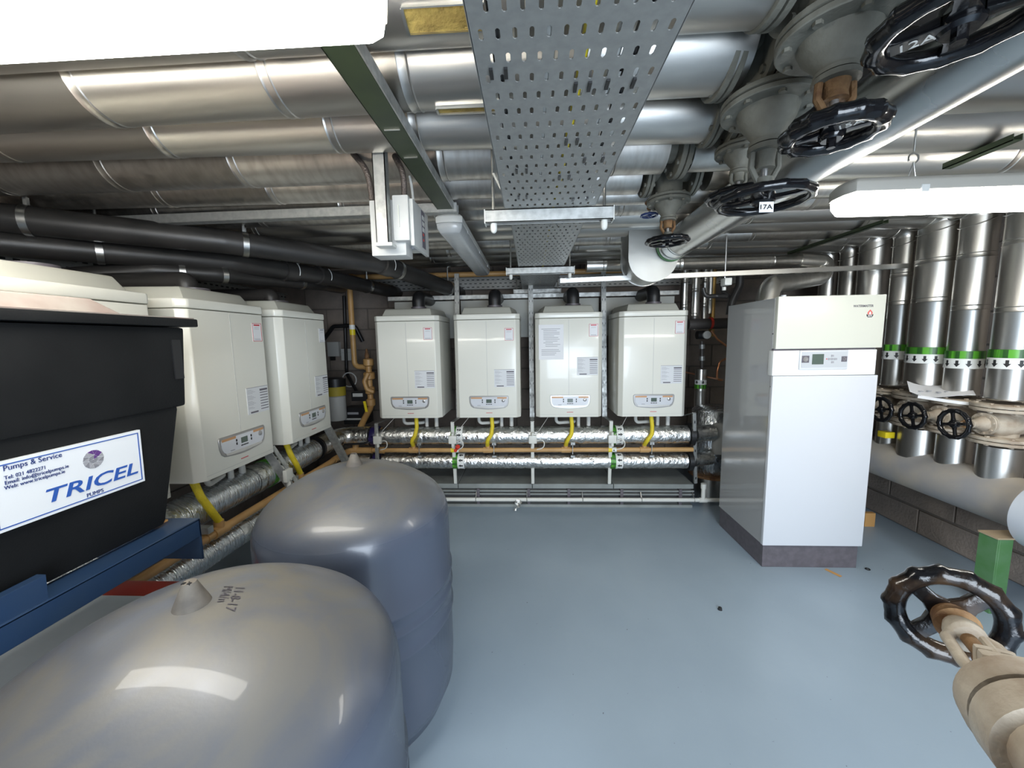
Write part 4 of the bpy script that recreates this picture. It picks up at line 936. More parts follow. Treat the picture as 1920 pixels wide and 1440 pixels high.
# tags
def tagplate(txt,c,ux,uy,w_,h,m1,m2,par,size):
    ux=V(ux).normalized();uy=V(uy).normalized();n=ux.cross(uy)
    c=V(c)
    q=B().poly([(-w_/2,-h/2),(w_/2,-h/2),(w_/2,h/2),(-w_/2,h/2)],c,ux,uy,-n*.0015); o=q.obj('tag_plate',m1,par)
    # parent is transformed: move verts into the parent frame
    inv=(par.matrix_world if par.parent is None else par.matrix_world).inverted()
    return o,n
def worldpart(b,name,m,root,**k):
    inv=root.matrix_world.inverted(); b.v=[inv@p for p in b.v]; return b.obj(name,m,root,local=True,**k)
def worldtext(s,size,o,ux,uy,m,root,**k):
    t=text(s,size,(0,0,0),(1,0,0),(0,1,0),m,'tag_text',root,**k)
    ux=V(ux).normalized();uy=V(uy).normalized();n=ux.cross(uy); inv=root.matrix_world.inverted()
    xs=[v.co.x for v in t.data.vertices]; cx_=(max(xs)+min(xs))/2
    for v in t.data.vertices: v.co=inv@(V(o)+ux*(v.co.x-cx_)+uy*v.co.y+n*(v.co.z+.0012))
    return t
bpy.context.view_layer.update()
def tagat(root,txt,px,py,Y,ux,uy,w_,h,mb,mt,size):
    c=P(px,py,Y=Y); ux=V(ux).normalized();uy=V(uy).normalized();n=ux.cross(uy)
    worldpart(B().poly([(-w_/2,-h/2),(w_/2,-h/2),(w_/2,h/2),(-w_/2,h/2)],c,ux,uy,-n*.0015),'tag_plate',mb,root)
    worldtext(txt,size,c-uy*size*.36,ux,uy,mt,root)
def tagflat(root,c0,txt,px,py,dz,ang,w_,h,mb,mt,size):
    c=P(px,py,Z=c0.z-dz); ux=V((math.cos(ang),-math.sin(ang),0)); uy=V((-math.sin(ang),-math.cos(ang),0)); n=ux.cross(uy)
    worldpart(B().poly([(-w_/2,-h/2),(w_/2,-h/2),(w_/2,h/2),(-w_/2,h/2)],c,ux,uy,-n*.0015),'tag_plate',mb,root)
    worldtext(txt,size,c-uy*size*.36,ux,uy,mt,root)
tagflat(vA[0],vA[2],'12A',1722,78,.012,.75,.060,.028,BLACK,LGREY,.026)
tagflat(vB[0],vB[2],'15A',1597,231,.012,.75,.050,.026,BLACK,LGREY,.024)
tagat(vC[0],'17A',1437,388,1.0,(1,-.3,-.1),(.1,.2,1),.030,.026,PAPER,INK,.017)
# small blue drain cock
c=P(1217,420,Y=1.9)
t=thing('drain_cock','small brass drain cock with a little dark blue handwheel','valve',mx=M4.Translation((c.x,1.9,2.01))@DOWN)
B().lathe([(.018,0),(.022,.012),(.010,.025),(.013,.035),(.006,.045)],(0,0,0),(0,0,1),12).obj('body',RUST,t,local=True)
wheel(t,(0,0,.066),(0,0,1),.040,mat('dark_blue_handwheel',(.02,.04,.14),.3),4,10,.005)
B().cyl((0,0,.04),(0,0,.07),.004,n=8).obj('stem',SILV,t,local=True)
# ------------------------------------------------------------------ big polished pipe running to the camera
bp_=thing('large_polished_pipe','large polished silver pipe running overhead from the elbow toward the camera at right','pipe',(.844,1.4,1.83))
clad(bp_,(.844,-.9,1.916),(.844,2.44,1.916),.082,ALUB,[1.0,2.45,3.15],'jacket_section',48)
DRUM=mat('satin_elbow_cladding',(.40,.40,.38),.42,1,bump=.05,bs=14,rv=.1,vs=5)
d_=thing('elbow_box','polished silver rounded elbow casing at the far end of the large pipe','elbow',(.80,2.55,1.77))
cx_,cz_=P(1224,482,Y=2.44).x,P(1224,482,Y=2.44).z; rr=.145
pts=[(rr*math.cos(-PI*k/20),rr*math.sin(-PI*k/20)) for k in range(21)]+[(-rr,2.2-cz_),(rr,2.2-cz_)]
B().poly(pts,(cx_,2.44,cz_),(1,0,0),(0,0,1),(0,.20,0)).obj('casing',DRUM,d_,bevel=.003)
B().poly([(p[0]*1.02,p[1]*1.02) for p in pts],(cx_,2.43,cz_),(1,0,0),(0,0,1),(0,.012,0)).obj('front_seam',DRUM,d_)
B().poly([(p[0]*1.02,p[1]*1.02) for p in pts],(cx_,2.63,cz_),(1,0,0),(0,0,1),(0,.012,0)).obj('rear_seam',ALUB,d_)
B().lathe([(.083,0),(.089,.004),(.089,.012),(.083,.016)],(.844,2.405,1.916),(0,1,0),40,cap=False).obj('green_ring',GREENL,d_)
B().lathe([(.084,0),(.088,.003),(.084,.006)],(.844,2.36,1.916),(0,1,0),40,cap=False).obj('joint_ring',ALUV,d_)
# ------------------------------------------------------------------ right manifold
HX=2.45
hd=thing('header_pipe','long grey white lagged header pipe low along the right wall','pipe',(HX,2.6,.38))
HM=mat('dusty_grey_header_paint',(.29,.285,.285),.55,0,col2=(.43,.37,.285),vs=3.5)
clad(hd,(HX,1.80,.515),(HX,3.9,.515),.128,HM,[1.25],'jacket_section',48)
B().lathe([(.10,0),(.135,0),(.137,.008),(.135,.016),(.10,.016)],(HX-.0,1.86,.515),(0,1,0),48).obj('end_flange',HM,hd)
B().lathe([(.001,-.16),(.12,-.158),(.165,-.13),(.17,0),(.12,.0)],(HX-.02,1.86,.505),(0,1,0),48,cap=False).obj('end_cap',mat('pale_end_cap',(.50,.53,.57),.35),hd)
for y,l in ((1.90,'near'),(3.4,'far')):
    t=thing('header_stand','green painted steel stand under the %s part of the right header pipe'%l,'stand',(2.26,y,0))
    B().box(2.235,2.245,y-.04,y+.04,0,.385).box(2.245,2.305,y+.03,y+.04,0,.385).box(2.245,2.305,y-.04,y-.03,0,.385).obj('post',GREENL,t,bevel=.001,seg=1)
    B().box(2.23,2.62,y-.042,y+.042,.385,.392).obj('top_plate',mat('dusty_plate',(.36,.27,.17),.7),t)
vs_=[(2.08,.080,'nearest the camera, rightmost'),(2.30,.073,'second from the right edge'),(2.50,.098,'widest, third from the right edge'),(2.71,.064,'narrow, partly hidden by the tall white cabinet edge'),(2.94,.088,'above the tall white cabinet right end'),(3.15,.065,'above the middle of the tall white cabinet'),(3.36,.065,'farthest back, above the tall white cabinet')]
for i,(Y,r,l) in enumerate(vs_):
    zb=(1.03,1.025,1.057,1.028,.9,.9,.9)[i]
    t=thing('vertical_pipe','vertical silver elbow pipe, '+l,'pipe',(HX,Y,zb),'vertical silver pipes at the right wall')
    zt=2.0+r-(.16)
    clad(t,(HX,Y,zb),(HX,Y,zt),r,ALUV,[.45+.03*i,.78-.02*i],'jacket_section')
    B().tube(fillet([(HX,Y,zt-.002),(HX,Y,2.0+r),(HX-.2,Y,2.0+r)],.155,10),r*1.012,32).obj('elbow_jacket',ALUV,t)
    for k,a in enumerate((.25,.75)):
        aa=PI/2*a; c=V((HX-.155+.155*math.cos(aa),Y,zt+.155*math.sin(aa))); B().torus(c,(-math.sin(aa),0,math.cos(aa)),r*1.012,.003,36,6).obj('elbow_seam',ALUV,t)
    if i<4:
        band(t,V((HX,Y,0)),V((0,0,1)),(1.246,1.232,1.25,1.262)[i],r+.001,-1,.042,.055,GREENT,flip=True)
        B().torus((HX,Y,zb+.004),(0,0,1),r,.004,40,6).obj('bottom_bead',ZINC,t)
        # local X -> world Z, local Z -> toward the room
        mx=M4.Translation((HX,Y,.905))@M4(((0,-.03,-.99955,0),(0,.99955,-.03,0),(1,0,0,0),(0,0,0,1)))
        vt,hw=valve('butterfly_valve' if False else 'gate_valve',['beige flanged valve under the rightmost vertical pipe, rust streaked','beige flanged valve with black handwheel under the papers','beige flanged valve under the widest vertical pipe','beige flanged valve beside the tall white cabinet edge'][i],mx,r*.8,r+.045,.085,.10,.058,0,.255,.080,m=BEIGE2,rustneck=(i==0),tubew=.011,group='beige valves on the right header',rot=.2)
        clad(thing('stub_pipe','short silver stub on the right header, under the vertical pipe '+l.split(',')[0],'pipe',(HX,Y,.6),'short stubs on the right header'),(HX,Y,.60),(HX,Y,.785),r*1.02,ALUV,[])
# booklet
t=thing('booklet','open white instruction booklet lying on the right valves','booklet',(2.3,2.25,1.02))
A_=V((2.33,2.20,1.015))
vs=[];n=8
def sheetmesh(c,ux,uy,L,W,curl,n=8,th=.002):
    vs=[];fs=[]; ux=V(ux).normalized();uy=V(uy).normalized(); nz=ux.cross(uy)
    for k in range(n+1):
        s=k/n; p=V(c)+ux*L*s+nz*curl(s)
        vs+=[p,p+uy*W,p+nz*th,p+uy*W+nz*th]
    for k in range(n):
        i=k*4;j=i+4; fs+=[(i,i+1,j+1,j),(i+2,j+2,j+3,i+3),(i,j,j+2,i+2),(i+1,i+3,j+3,j+1)]
    fs+=[(0,2,3,1),(n*4,n*4+1,n*4+3,n*4+2)]
    return B().add(vs,fs)
a=P(1705,738,Y=2.34); b=P(1780,736,Y=2.26); c=P(1856,762,Y=2.08)
ux=(b-a); sheetmesh(a+V((0,0,.012)),(.75,-.65,.0),(.35,.45,.16),.25,.17,lambda s:-.045*math.sin(PI*s)*(1-s)+.0).obj('open_page',PAPER,t)
sheetmesh(a+V((.02,-.03,-.022)),(.75,-.68,-.06),(.3,.45,0),.42,.15,lambda s:-.01*math.sin(PI*s),th=.016).obj('page_block',PAPER,t)
q=B()
for k,(px,py) in enumerate(((1722,741),(1732,747),(1742,741),(1752,738))):
    v=a+V((.75,-.65,0)).normalized()*(.05+.035*k)+V((.35,.45,.12)).normalized()*(.05+.02*(k%2)); q.box(v.x-.010,v.x+.010,v.y-.006,v.y+.006,v.z+.0,v.z+.004)
q.obj('page_picture',GREYINK,t,kind='stuff')
for (px,py,Y,l,m_) in ((1705,776,2.18,'black handwheel with three spokes left of the two in front of the right stubs',0),):
    pass
c=P(1664,815,Y=2.6); B().box(c.x-.03,c.x+.03,2.58,2.64,c.z-.02,c.z+.02).obj('yellow_tag',YELP,label='small yellow and black plastic clip on the right stub pipes',cat='tag',bevel=.004)
c=P(1630,975,Z=.05); B().box(c.x-.03,c.x+.04,c.y+.0,c.y+.03,0,.10).obj('cardboard_piece',CARD,label='small cardboard piece standing on the floor just right of the tall white cabinet',cat='cardboard')
# ------------------------------------------------------------------ foreground valve lower right
wc=P(1778,1153,Y=.66); bc=P(1935,1340,Y=.466)
ax=(wc-bc); dist=ax.length; az=ax.normalized(); pxa=V((0.25,.35,-.9)); pxa=(pxa-az*pxa.dot(az)).normalized(); pya=az.cross(pxa)
mx=M4.Translation(bc)@M4(((pxa.x,pya.x,az.x,0),(pxa.y,pya.y,az.y,0),(pxa.z,pya.z,az.z,0),(0,0,0,1)))
t=thing('gate_valve','beige worn valve in the lower right foreground with a black lobed handwheel','valve',mx=mx)
bpy.context.view_layer.update(); k=dict(local=True); D=dist
def rp(z): return z
B().lathe([(.001,-.075),(.066,-.074),(.068,-.035),(.066,-.03)],(0,0,0),(0,0,1),40,cap=False).obj('body',BEIGE2,t,bevel=.0,**k)
e_=bc-az*.155; worldpart(B().tube(fillet([bc-az*.07,e_,V((e_.x+.06,e_.y-.03,.0))],.06,8),.052,24),'inlet_pipe',BEIGE2,t)
B().lathe([(.001,-.028),(.060,-.028),(.060,-.022),(.001,-.022)],(0,0,0),(0,0,1),40,cap=False).obj('gasket',BLACK,t,**k)
B().lathe([(.001,-.020),(.064,-.020),(.068,-.012),(.066,.012),(.045,.026),(.030,.045),(.028,.055)],(0,0,0),(0,0,1),40,cap=False).obj('bonnet',BEIGE2,t,**k)
B().box(-.034,.034,-.022,.022,.056,.072).obj('gland_plate',BEIGE2,t,bevel=.006,**k)
B().box(-.032,.032,-.021,.021,.075,.086).obj('gland_follower',BEIGE2,t,bevel=.005,**k)
B().lathe([(.019,.084),(.016,.10),(.010,.112),(.010,D-.04)],(0,0,0),(0,0,1),20).obj('stem_sleeve',RUST,t,**k)
for s in (-1,1):
    B().cyl((s*.027,.0,.05),(s*.027,0,.108),.0055,n=8).obj('gland_bolt',BEIGE2,t,**k)
    B().tube([(0,s*.026,.05),(0,s*.030,.085),(0,s*.027,D-.075),(0,s*.016,D-.058)],.0085,10).obj('yoke_bar',BEIGE2,t,**k)
B().lathe([(.020,D-.068),(.025,D-.062),(.025,D-.050),(.018,D-.030),(.012,D-.03)],(0,0,0),(0,0,1),20).obj('yoke_collar',BEIGE2,t,bevel=.001,**k)
RW=mat('worn_black_handwheel',(.006,.006,.007),.2,0,col2=(.045,.028,.017),vs=11,bump=.15,bs=60,coat=.1,spec=.35,lo=.48,hi=.62)
wheel(t,(0,0,D),(0,0,1),.085,RW,4,14,.0155,.80,spw=1.8)
B().lathe([(.030,D-.032),(.026,D-.012),(.024,D)],(0,0,0),(0,0,1),24).obj('hub_boss',RUST,t,**k)
# ------------------------------------------------------------------ black soil pipes at left
def bpipe(pts,r,label,coup=(),clips=(),name='black_pipe',fr=.12):
    pts=[V(p) for p in pts]; t=thing(name,label,'pipe',pts[0]); path=fillet(pts,fr,6)
    B().tube(path,r,28).obj('pipe_run',BLACKP,t)
    def at(px):  # nearest point on the polyline whose projection is at column px
        best=None
        for i in range(len(path)-1):
            for s in range(20):
                p=path[i].lerp(path[i+1],s/20); q=p-EYE; cam_=CX*q.x+CY*q.y+CZ*q.z
                if cam_.z<.05: continue
                x=960+F*cam_.x/cam_.z
                if best is None or abs(x-px)<best[0]: best=(abs(x-px),p,(path[i+1]-path[i]).normalized())
        return best[1],best[2]
    for px in coup:
        p,d=at(px); B().lathe([(r,-.045),(r+.008,-.042),(r+.008,.042),(r,.045)],p,d,28).obj('coupling',BLACKP,t)
        B().torus(p+d*.03,d,r+.0075,.003,32,6,a0=2.2,a1=3.6).obj('white_mark',WTAPE,t)
    for px in clips:
        p,d=at(px)
        cl=B().lathe([(r+.0015,-.013),(r+.0045,-.013),(r+.0045,.013),(r+.0015,.013)],p,d,28,cap=False).obj('clip_band',ZINC,t)
        B().cyl(p+V((0,0,r)),(p.x,p.y,min(2.43,p.z+r+.28)),.006,n=8).obj('clip_rod',ZINC,t)
        B().cyl(p+V((0,0,r)),p+V((0,0,r+.035)),.011,n=6).obj('clip_nut',ZINC,t)
    return t
bpipe([P(-60,402,X=-2.28),P(420,453,Y=1.98),P(715,495,Y=2.55),P(852,545,Y=3.5),P(862,550,Y=3.97)],.060,'upper black plastic pipe crossing from the left wall to the back wall above the boilers',(722,),(55,466,748,838))
bpipe([P(-40,452,X=-2.28),P(440,494,Y=2.2),P(600,517,Y=2.7),P(735,547,Y=3.6),P(745,549,Y=3.97)],.055,'lower black plastic pipe running just beneath the upper black one',(540,604),(190,690))
bpipe([(-2.28,1.75,1.70),P(290,507,Y=1.95),P(420,515,Y=2.15),P(600,533,Y=2.9),P(640,541,Y=3.4)],.045,'short black branch pipe with an elbow close above the left boilers',(),(345,418,565))
lt=thing('wall_tray','dark perforated tray fixed on the left wall above the boilers','cable tray',(-2.3,1.5,1.7))
z0_=1.66
B().box(-2.325,-2.32,.9,3.6,z0_,z0_+.18).obj('plate',TRAYM,lt)
q=B()
for k in range(54):
    for j in range(4): q.box(-2.3195,-2.3185,.92+k*.05+(.025 if j%2 else 0),.945+k*.05+(.025 if j%2 else 0),z0_+.03+j*.04,z0_+.04+j*.04)
q.obj('slot_row',BLACK,lt,kind='stuff')
for z in (z0_,z0_+.18): B().box(-2.325,-2.29,.9,3.6,z-.002,z+.002).obj('flange',TRAYM,lt)
bt=thing('wall_tray','dark perforated tray along the back wall under the ceiling pipes','cable tray',(0,3.9,1.9))
B().box(-1.6,2.0,3.90,3.905,1.88,2.0).obj('plate',TRAYM,bt)
q=B()
for k in range(70):
    for j in range(3): q.box(-1.58+k*.05+(.025 if j%2 else 0),-1.555+k*.05+(.025 if j%2 else 0),3.8985,3.8995,1.90+j*.035,1.908+j*.035)
q.obj('slot_row',BLACK,bt,kind='stuff')
for z in (1.88,2.0): B().box(-1.6,2.0,3.87,3.905,z-.0015,z+.0015).obj('flange',TRAYM,bt)
gq=thing('gas_pipe','ochre gas pipe high along the back wall that drops down by the left corner','pipe',(-.3,3.75,1.9))
gx=P(656,545,Y=3.45)
gt=P(700,515,Y=3.45)
B().tube(fillet([(P(1180,508,Y=3.6).x,3.6,2.01-.03),(gx.x,3.6,1.98),(gx.x,3.45,1.97),(gx.x,3.45,P(665,688,Y=3.45).z),(gx.x+.16,3.45,P(665,688,Y=3.45).z)],.05),.024,14).obj('pipe_run',BRASSD,gq)
c=P(655,622,Y=3.45); B().cyl((gx.x,3.45,c.z-.03),(gx.x,3.45,c.z+.02),.0255,n=14).obj('yellow_band',YELP,gq)
B().cyl((gx.x,3.45,c.z+.02),(gx.x,3.45,c.z+.06),.0255,n=14).obj('white_band',WTAPE,gq)
B().lathe([(.036,-.02),(.036,.02)],(gx.x+.12,3.45,P(665,688,Y=3.45).z),(1,0,0),14).obj('union',BRASSD,gq)
gr=thing('gas_riser','ochre gas riser with valves behind the leftmost back boiler','pipe',(-1.28,3.35,.5))
x=P(692,700,Y=3.35).x
B().tube(fillet([(x,3.35,1.22),(x,3.35,.80),(x,3.2,.72),(x,3.02,.60),(x,3.0,.5)],.05),.026,14).obj('riser',BRASSD,gr)
for z,r in ((1.20,.045),(1.08,.05),(.95,.042),(.84,.04)): B().lathe([(r*.7,-.035),(r,-.025),(r,.025),(r*.7,.035)],(x,3.35,z),(0,0,1),14).obj('union',BRASSD,gr)
B().lathe([(.012,0),(.022,.02),(.012,.06),(.008,.09)],(x-.01,3.35,1.23),(0,0,1),12).obj('top_fitting',RUST,gr)
c=P(684,765,Y=3.25); B().beam((c.x,3.25,c.z+.06),(c.x+.02,3.25,c.z-.07),.022,.006,(0,1,0)).obj('yellow_lever',YELP,gr)
B().tube(fillet([P(690,700,Y=3.3),P(683,715,Y=3.28),P(688,730,Y=3.28),P(700,735,Y=3.3)],.03),.02,10).obj('side_bend',BRASSD,gr)
# meters, gauges in the back left corner
def small(name,label,cat,parts):
    c=parts[0][1]; t=thing(name,label,cat,c)
    for nm,_,b,m_ in parts: b.obj(nm,m_,t,bevel=0)
    return t
c=P(682,800,Y=3.4); x_,z_=c.x,c.z
c=P(671,775,Y=3.4)
small('gas_meter','black gas meter unit in the dim back left corner','meter',[('case',c,B().box(c.x-.11,c.x+.10,3.35,3.5,c.z-.09,c.z+.06),BLACK),('front_strip',c,B().box(c.x-.10,c.x+.09,3.345,3.352,c.z-.05,c.z-.035),LGREY),('dial_row',c,B().box(c.x-.07,c.x+.03,3.345,3.352,c.z+.0,c.z+.02),GREYINK)])
c=P(674,741,Y=3.35)
small('gauge_box','black display box with a pale screen above the gas meter','gauge',[('case',c,B().box(c.x-.065,c.x+.075,3.33,3.42,c.z-.05,c.z+.03),BLACK),('screen',c,B().box(c.x-.05,c.x+.04,3.325,3.331,c.z-.01,c.z+.02),LGREY)])
c=P(631,758,Y=3.3)
small('filter_pot','grey canister with a yellow collar in the dim back left corner','canister',[('canister',c,B().lathe([(.075,-.14),(.08,-.12),(.08,.07),(.07,.08)],c,(0,0,1),24),LGREY),('yellow_collar',c,B().lathe([(.085,.08),(.085,.16)],c,(0,0,1),24),mat('dull_yellow',(.42,.33,.03),.6)),('black_head',c,B().lathe([(.09,.16),(.09,.23),(.05,.24)],c,(0,0,1),24),BLACK)])
c=P(627,652,Y=3.97)
small('wall_switch','small dim grey switch box on the back wall at left','switch',[('plate',c,B().box(c.x-.06,c.x+.06,3.94,3.99,c.z-.09,c.z+.06),LGREY),('plug',c,B().box(c.x-.015,c.x+.02,3.90,3.94,c.z-.13,c.z-.09),BLACK)])
c=P(652,665,Y=3.9)
small('wall_switch','pale grey conduit box beside the ochre drop pipe on the back wall','switch',[('plate',c,B().box(c.x-.07,c.x+.06,3.90,3.99,c.z-.06,c.z+.06),LGREY),('lid_line',c,B().box(c.x-.065,c.x+.055,3.897,3.902,c.z+.02,c.z+.023),GREYINK)])
B().tube(fillet([P(645,555,Y=3.9),P(648,640,Y=3.9),P(650,700,Y=3.85),P(672,740,Y=3.5)],.1),.016,10).obj('black_conduit',BLACK,label='thick black conduit running down the dim back wall at left',cat='conduit')
B().tube(fillet([P(605,640,Y=3.85),P(625,612,Y=3.8),P(665,610,Y=3.8),P(680,640,Y=3.85)],.05),.02,10).obj('black_pipework',BLACK,label='short black pipe fitting at left on the dim back wall',cat='pipe')
c=P(655,712,Y=3.7); B().torus(c,(0,1,0),.07,.006,24,8).obj('cable_coil',LGREY,label='coiled grey cable hanging in the back left corner',cat='cable')
# ------------------------------------------------------------------ back right corner
for i,(px,yb_,Y,r) in enumerate(((1281,602,3.5,.030),(1301,618,3.5,.034),(1319,600,3.55,.022),(1330,588,3.55,.018))):
    c=P(px,yb_,Y=Y); tt=thing('thin_vertical_pipe','thin polished vertical pipe in the back right corner, %s from the left'%ORD[i],'pipe',c,'thin polished pipes in the back corner')
    clad(tt,(c.x,Y,c.z),(c.x,Y,ZC),r,ALUV,[.12,.33])
c=P(1335,600,Y=3.6); B().cyl((c.x,3.6,c.z-.15),(c.x,3.6,ZC),.022,n=14).obj('brass_pipe',mat('dull_brass',(.42,.26,.08),.4,.6),label='dull brass vertical pipe beside the thin polished ones',cat='pipe')
t=thing('dark_header','dark horizontal pipe with a round gauge in the back right corner','pipe',P(1310,605,Y=3.4))
a=P(1290,608,Y=3.4);b=P(1372,606,Y=3.4)
B().cyl(a,b,.045,n=16).obj('pipe_run',mat('dark_iron',(.08,.07,.065),.5,.3),t)
B().lathe([(.05,0),(.05,.02)],P(1330,606,Y=3.4),(1,0,0),16).obj('red_collar',REDV,t)
c=P(1323,628,Y=3.35); B().lathe([(.03,0),(.034,.03),(.030,.034),(.001,.034)],c,(0,-1,0),20,cap=False).obj('gauge_dial',LGREY,t)
B().cyl(c+V((-.06,.03,0)),c+V((0,.03,0)),.035,n=14).obj('gauge_body',BLACK,t)
c1=P(1316,640,Y=3.4);c2=P(1316,690,Y=3.4); B().cyl(c2,c1,.014,n=10).obj('tail',mat('dark_iron2',(.10,.09,.085),.5,.4),t)
for py in (650,672): B().cyl(P(1316,py+4,Y=3.4),P(1316,py-4,Y=3.4),.024,n=10).obj('union',GALV,t)
t=thing('lagged_drop','slim silver lagged pipe with a green band behind the tall white cabinet','pipe',P(1314,800,Y=3.4))
a=P(1310,805,Y=3.4); b=P(1317,692,Y=3.4); clad(t,(a.x,3.4,a.z),(a.x,3.4,b.z),.045,ALUV,[.35])
band(t,V((a.x,3.4,0)),V((0,0,1)),P(1315,728,Y=3.4).z,.045,-1,.035,.04,GREENT)
t=thing('buffer_cylinder','foil wrapped upright cylinder half hidden behind the tall white cabinet','cylinder',(1.55,3.3,0))
B().lathe([(.001,.22),(.15,.22),(.17,.24),(.17,.76),(.13,.79),(.001,.80)],(1.55,3.30,0),(0,0,1),36,cap=False).obj('foil_jacket',FOIL2,t,ang=60)
B().lathe([(.001,0),(.11,0),(.11,.2),(.001,.2)],(1.52,3.28,0),(0,0,1),28,cap=False).obj('base_drum',ALUV,t)
B().lathe([(.16,.195),(.18,.2),(.18,.218),(.16,.222)],(1.54,3.29,0),(0,0,1),32).obj('rust_ring',RUST,t)
B().box(1.47,1.58,3.10,3.16,.42,.68).obj('grey_cover',LGREY,t,bevel=.02)
for z,r in ((.607,.078),(.395,.064)):
    t=thing('pump_coupling','black pipe coupling at the right end of the back foil pipe, %s one'%('upper' if z>.5 else 'lower'),'coupling',(1.28,3.05,z))
    B().lathe([(r*.8,0),(r+.016,.002),(r+.016,.035),(r*.8,.04)],(1.235,3.05,z),(1,0,0),28).obj('collar',BLACK,t)
    B().cyl((1.275,3.05,z),(1.45,3.12,z),r*.85,n=24).obj('foil_neck',FOIL,t)
t=thing('copper_tail','small bent copper pipe loop in the gap left of the tall white cabinet','pipe',P(1350,700,Y=3.1))
B().tube(fillet([P(1362,672,Y=3.1),P(1350,678,Y=3.1),P(1345,695,Y=3.1),P(1344,712,Y=3.1),P(1356,713,Y=3.1),V((P(1356,713,Y=3.1).x,3.98,P(1356,713,Y=3.1).z))],.03),.008,10).obj('copper_loop',COPPER,t)
B().tube(fillet([P(1334,620,Y=3.3),P(1345,636,Y=3.3),P(1364,650,Y=3.3)],.04),.008,10).obj('copper_pipe',COPPER,label='thin copper pipe slanting down behind the white cabinet top',cat='pipe')
t=thing('rubber_hose','black hose looping in a V behind the top of the tall white cabinet','hose',P(1370,550,Y=3.0))
B().tube(fillet([P(1388,512,Y=3.0),P(1387,535,Y=3.0),P(1372,566,Y=3.0),P(1368,590,Y=3.0)],.1),.028,14).obj('hose_arm',BLACKP,t)
B().tube(fillet([P(1318,540,Y=3.05),P(1322,556,Y=3.05),P(1345,555,Y=3.05),P(1366,556,Y=3.0)],.05),.016,12).obj('hose_arm',BLACKP,t)
B().tube(fillet([P(1352,530,Y=3.05),P(1356,548,Y=3.05),P(1366,556,Y=3.0)],.05),.016,12).obj('hose_arm',BLACKP,t)
# ------------------------------------------------------------------ control box on drop strut
Yb=1.40
a=P(727,455,Y=Yb-.03); b=P(705,235,Y=Yb-.03)
t=thing('drop_strut','galvanised drop strut carrying the grey control box below the green beam','strut',(a.x,Yb,1.7))
xs_=P(704,400,Y=Yb-.04).x; xe_=P(727,400,Y=Yb-.04).x; zb_=P(715,455,Y=Yb-.04).z; zt_=P(700,238,Y=Yb-.04).z
B().box(xs_,xe_,Yb-.045,Yb-.042,zb_,zt_+.03).box(xs_,xs_+.003,Yb-.045,Yb-.01,zb_,zt_+.03).box(xe_-.003,xe_,Yb-.045,Yb-.01,zb_,zt_+.03).obj('channel',GALV,t)
B().box(xs_-.004,xe_+.012,Yb-.047,Yb-.0,zb_-.012,zb_).obj('foot_cap',WPIPE,t,bevel=.002)
bx=thing('control_box','pale grey control box with a dark label stripe, hung under the ceiling pipes','control box',(xs_,Yb,1.6))
x0_=P(690,420,Y=Yb).x; x1_=P(778,420,Y=Yb).x; xm_=P(735,420,Y=Yb).x; z1_=P(735,370,Y=Yb).z; z0_=P(735,455,Y=Yb).z; zlo=P(700,475,Y=Yb).z
B().box(x0_,xe_+.04,Yb+.02,Yb+.10,zlo-.005,z1_+.0).obj('back_plate',LGREY,bx,bevel=.004)
B().box(xe_+.006,x1_-.018,Yb-.01,Yb+.20,z0_+.004,z1_+.005).obj('housing',LGREY,bx,bevel=.006)
B().box(xe_+.03,x1_-.055,Yb-.014,Yb-.008,z0_+.05,z1_-.03).obj('front_boss',WARMW,bx,bevel=.004)
B().box(x1_-.018,x1_-.004,Yb+.0,Yb+.20,z0_-.012,z1_-.005).obj('side_lid',LGREY,bx,bevel=.004)
sx_=x1_-.0035
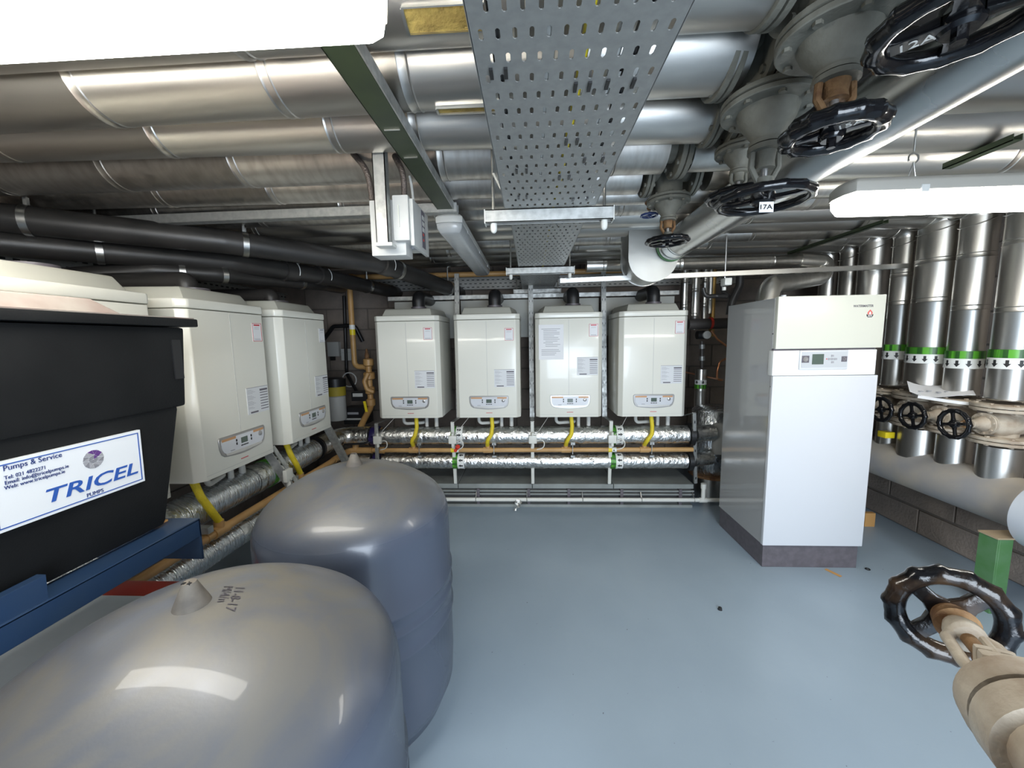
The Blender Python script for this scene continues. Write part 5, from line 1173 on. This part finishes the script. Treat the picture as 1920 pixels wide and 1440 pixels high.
B().box(sx_-.001,sx_+.0008,Yb+.10,Yb+.145,z0_+.005,z1_-.012).obj('label_stripe',PURPINK,bx)
for k in range(3): B().box(sx_,sx_+.0018,Yb+.108,Yb+.136,z1_-.045-k*.022,z1_-.030-k*.022).obj('stripe_window',LGREY,bx)
for k in range(2): B().box(sx_,sx_+.0018,Yb+.112,Yb+.124,z0_+.03+k*.02,z0_+.038+k*.02).obj('red_mark',REDV,bx)
B().lathe([(.014,0),(.014,.008)],(xe_+.05,Yb+.09,z0_+.004),(0,0,-1),14).obj('cable_entry',GREYINK,bx)
for (pa,pb,pc_,l) in (((662,288),(690,320),(698,375),'left pair'),((740,292),(757,325),(758,368),'right one')):
    B().tube(fillet([P(*pa,Y=1.46),P(*pb,Y=1.44),P(*pc_,Y=1.46)],.15,8),.011,12).obj('flexible_conduit',mat('bronze_conduit',(.13,.105,.09),.45,.5,bump=.5,bs=200),label='dark ribbed flexible conduit curving down to the control box, %s'%l,cat='conduit')
B().tube(fillet([P(768,330,Y=1.5),P(772,350,Y=1.5),P(775,378,Y=1.48)],.1),.005,8).obj('cable',LGREY,label='thin grey cable dropping into the control box',cat='cable')
B().tube(fillet([P(925,325,Y=1.34),P(935,345,Y=1.34),P(945,365,Y=1.34)],.05),.004,8).obj('cable',WPIPE,label='white cable tied to the bracket rod left of the tray',cat='cable')
# ------------------------------------------------------------------ bits on the floor
c=P(1350,1141,Z=.006); B().lathe([(.001,0),(.011,0),(.009,.012),(.004,.014)],(c.x,c.y,0),(0,0,1),8).obj('rubber_bung',BLACK,label='tiny black rubber bung lying in the middle of the floor',cat='debris')
c=P(1627,1067,Z=.003); B().torus((c.x,c.y,.003),(0,0,1),.010,.003,18,6).obj('washer',BLACK,label='tiny black washer on the floor beside the tall white cabinet',cat='debris')
a=P(1548,1067,Z=0.003);b=P(1577,1081,Z=.003); B().beam((a.x,a.y,.003),(b.x,b.y,.003),.018,.003).obj('cardboard_strip',CARD,label='thin cardboard strip poking out from under the tall white cabinet',cat='cardboard')
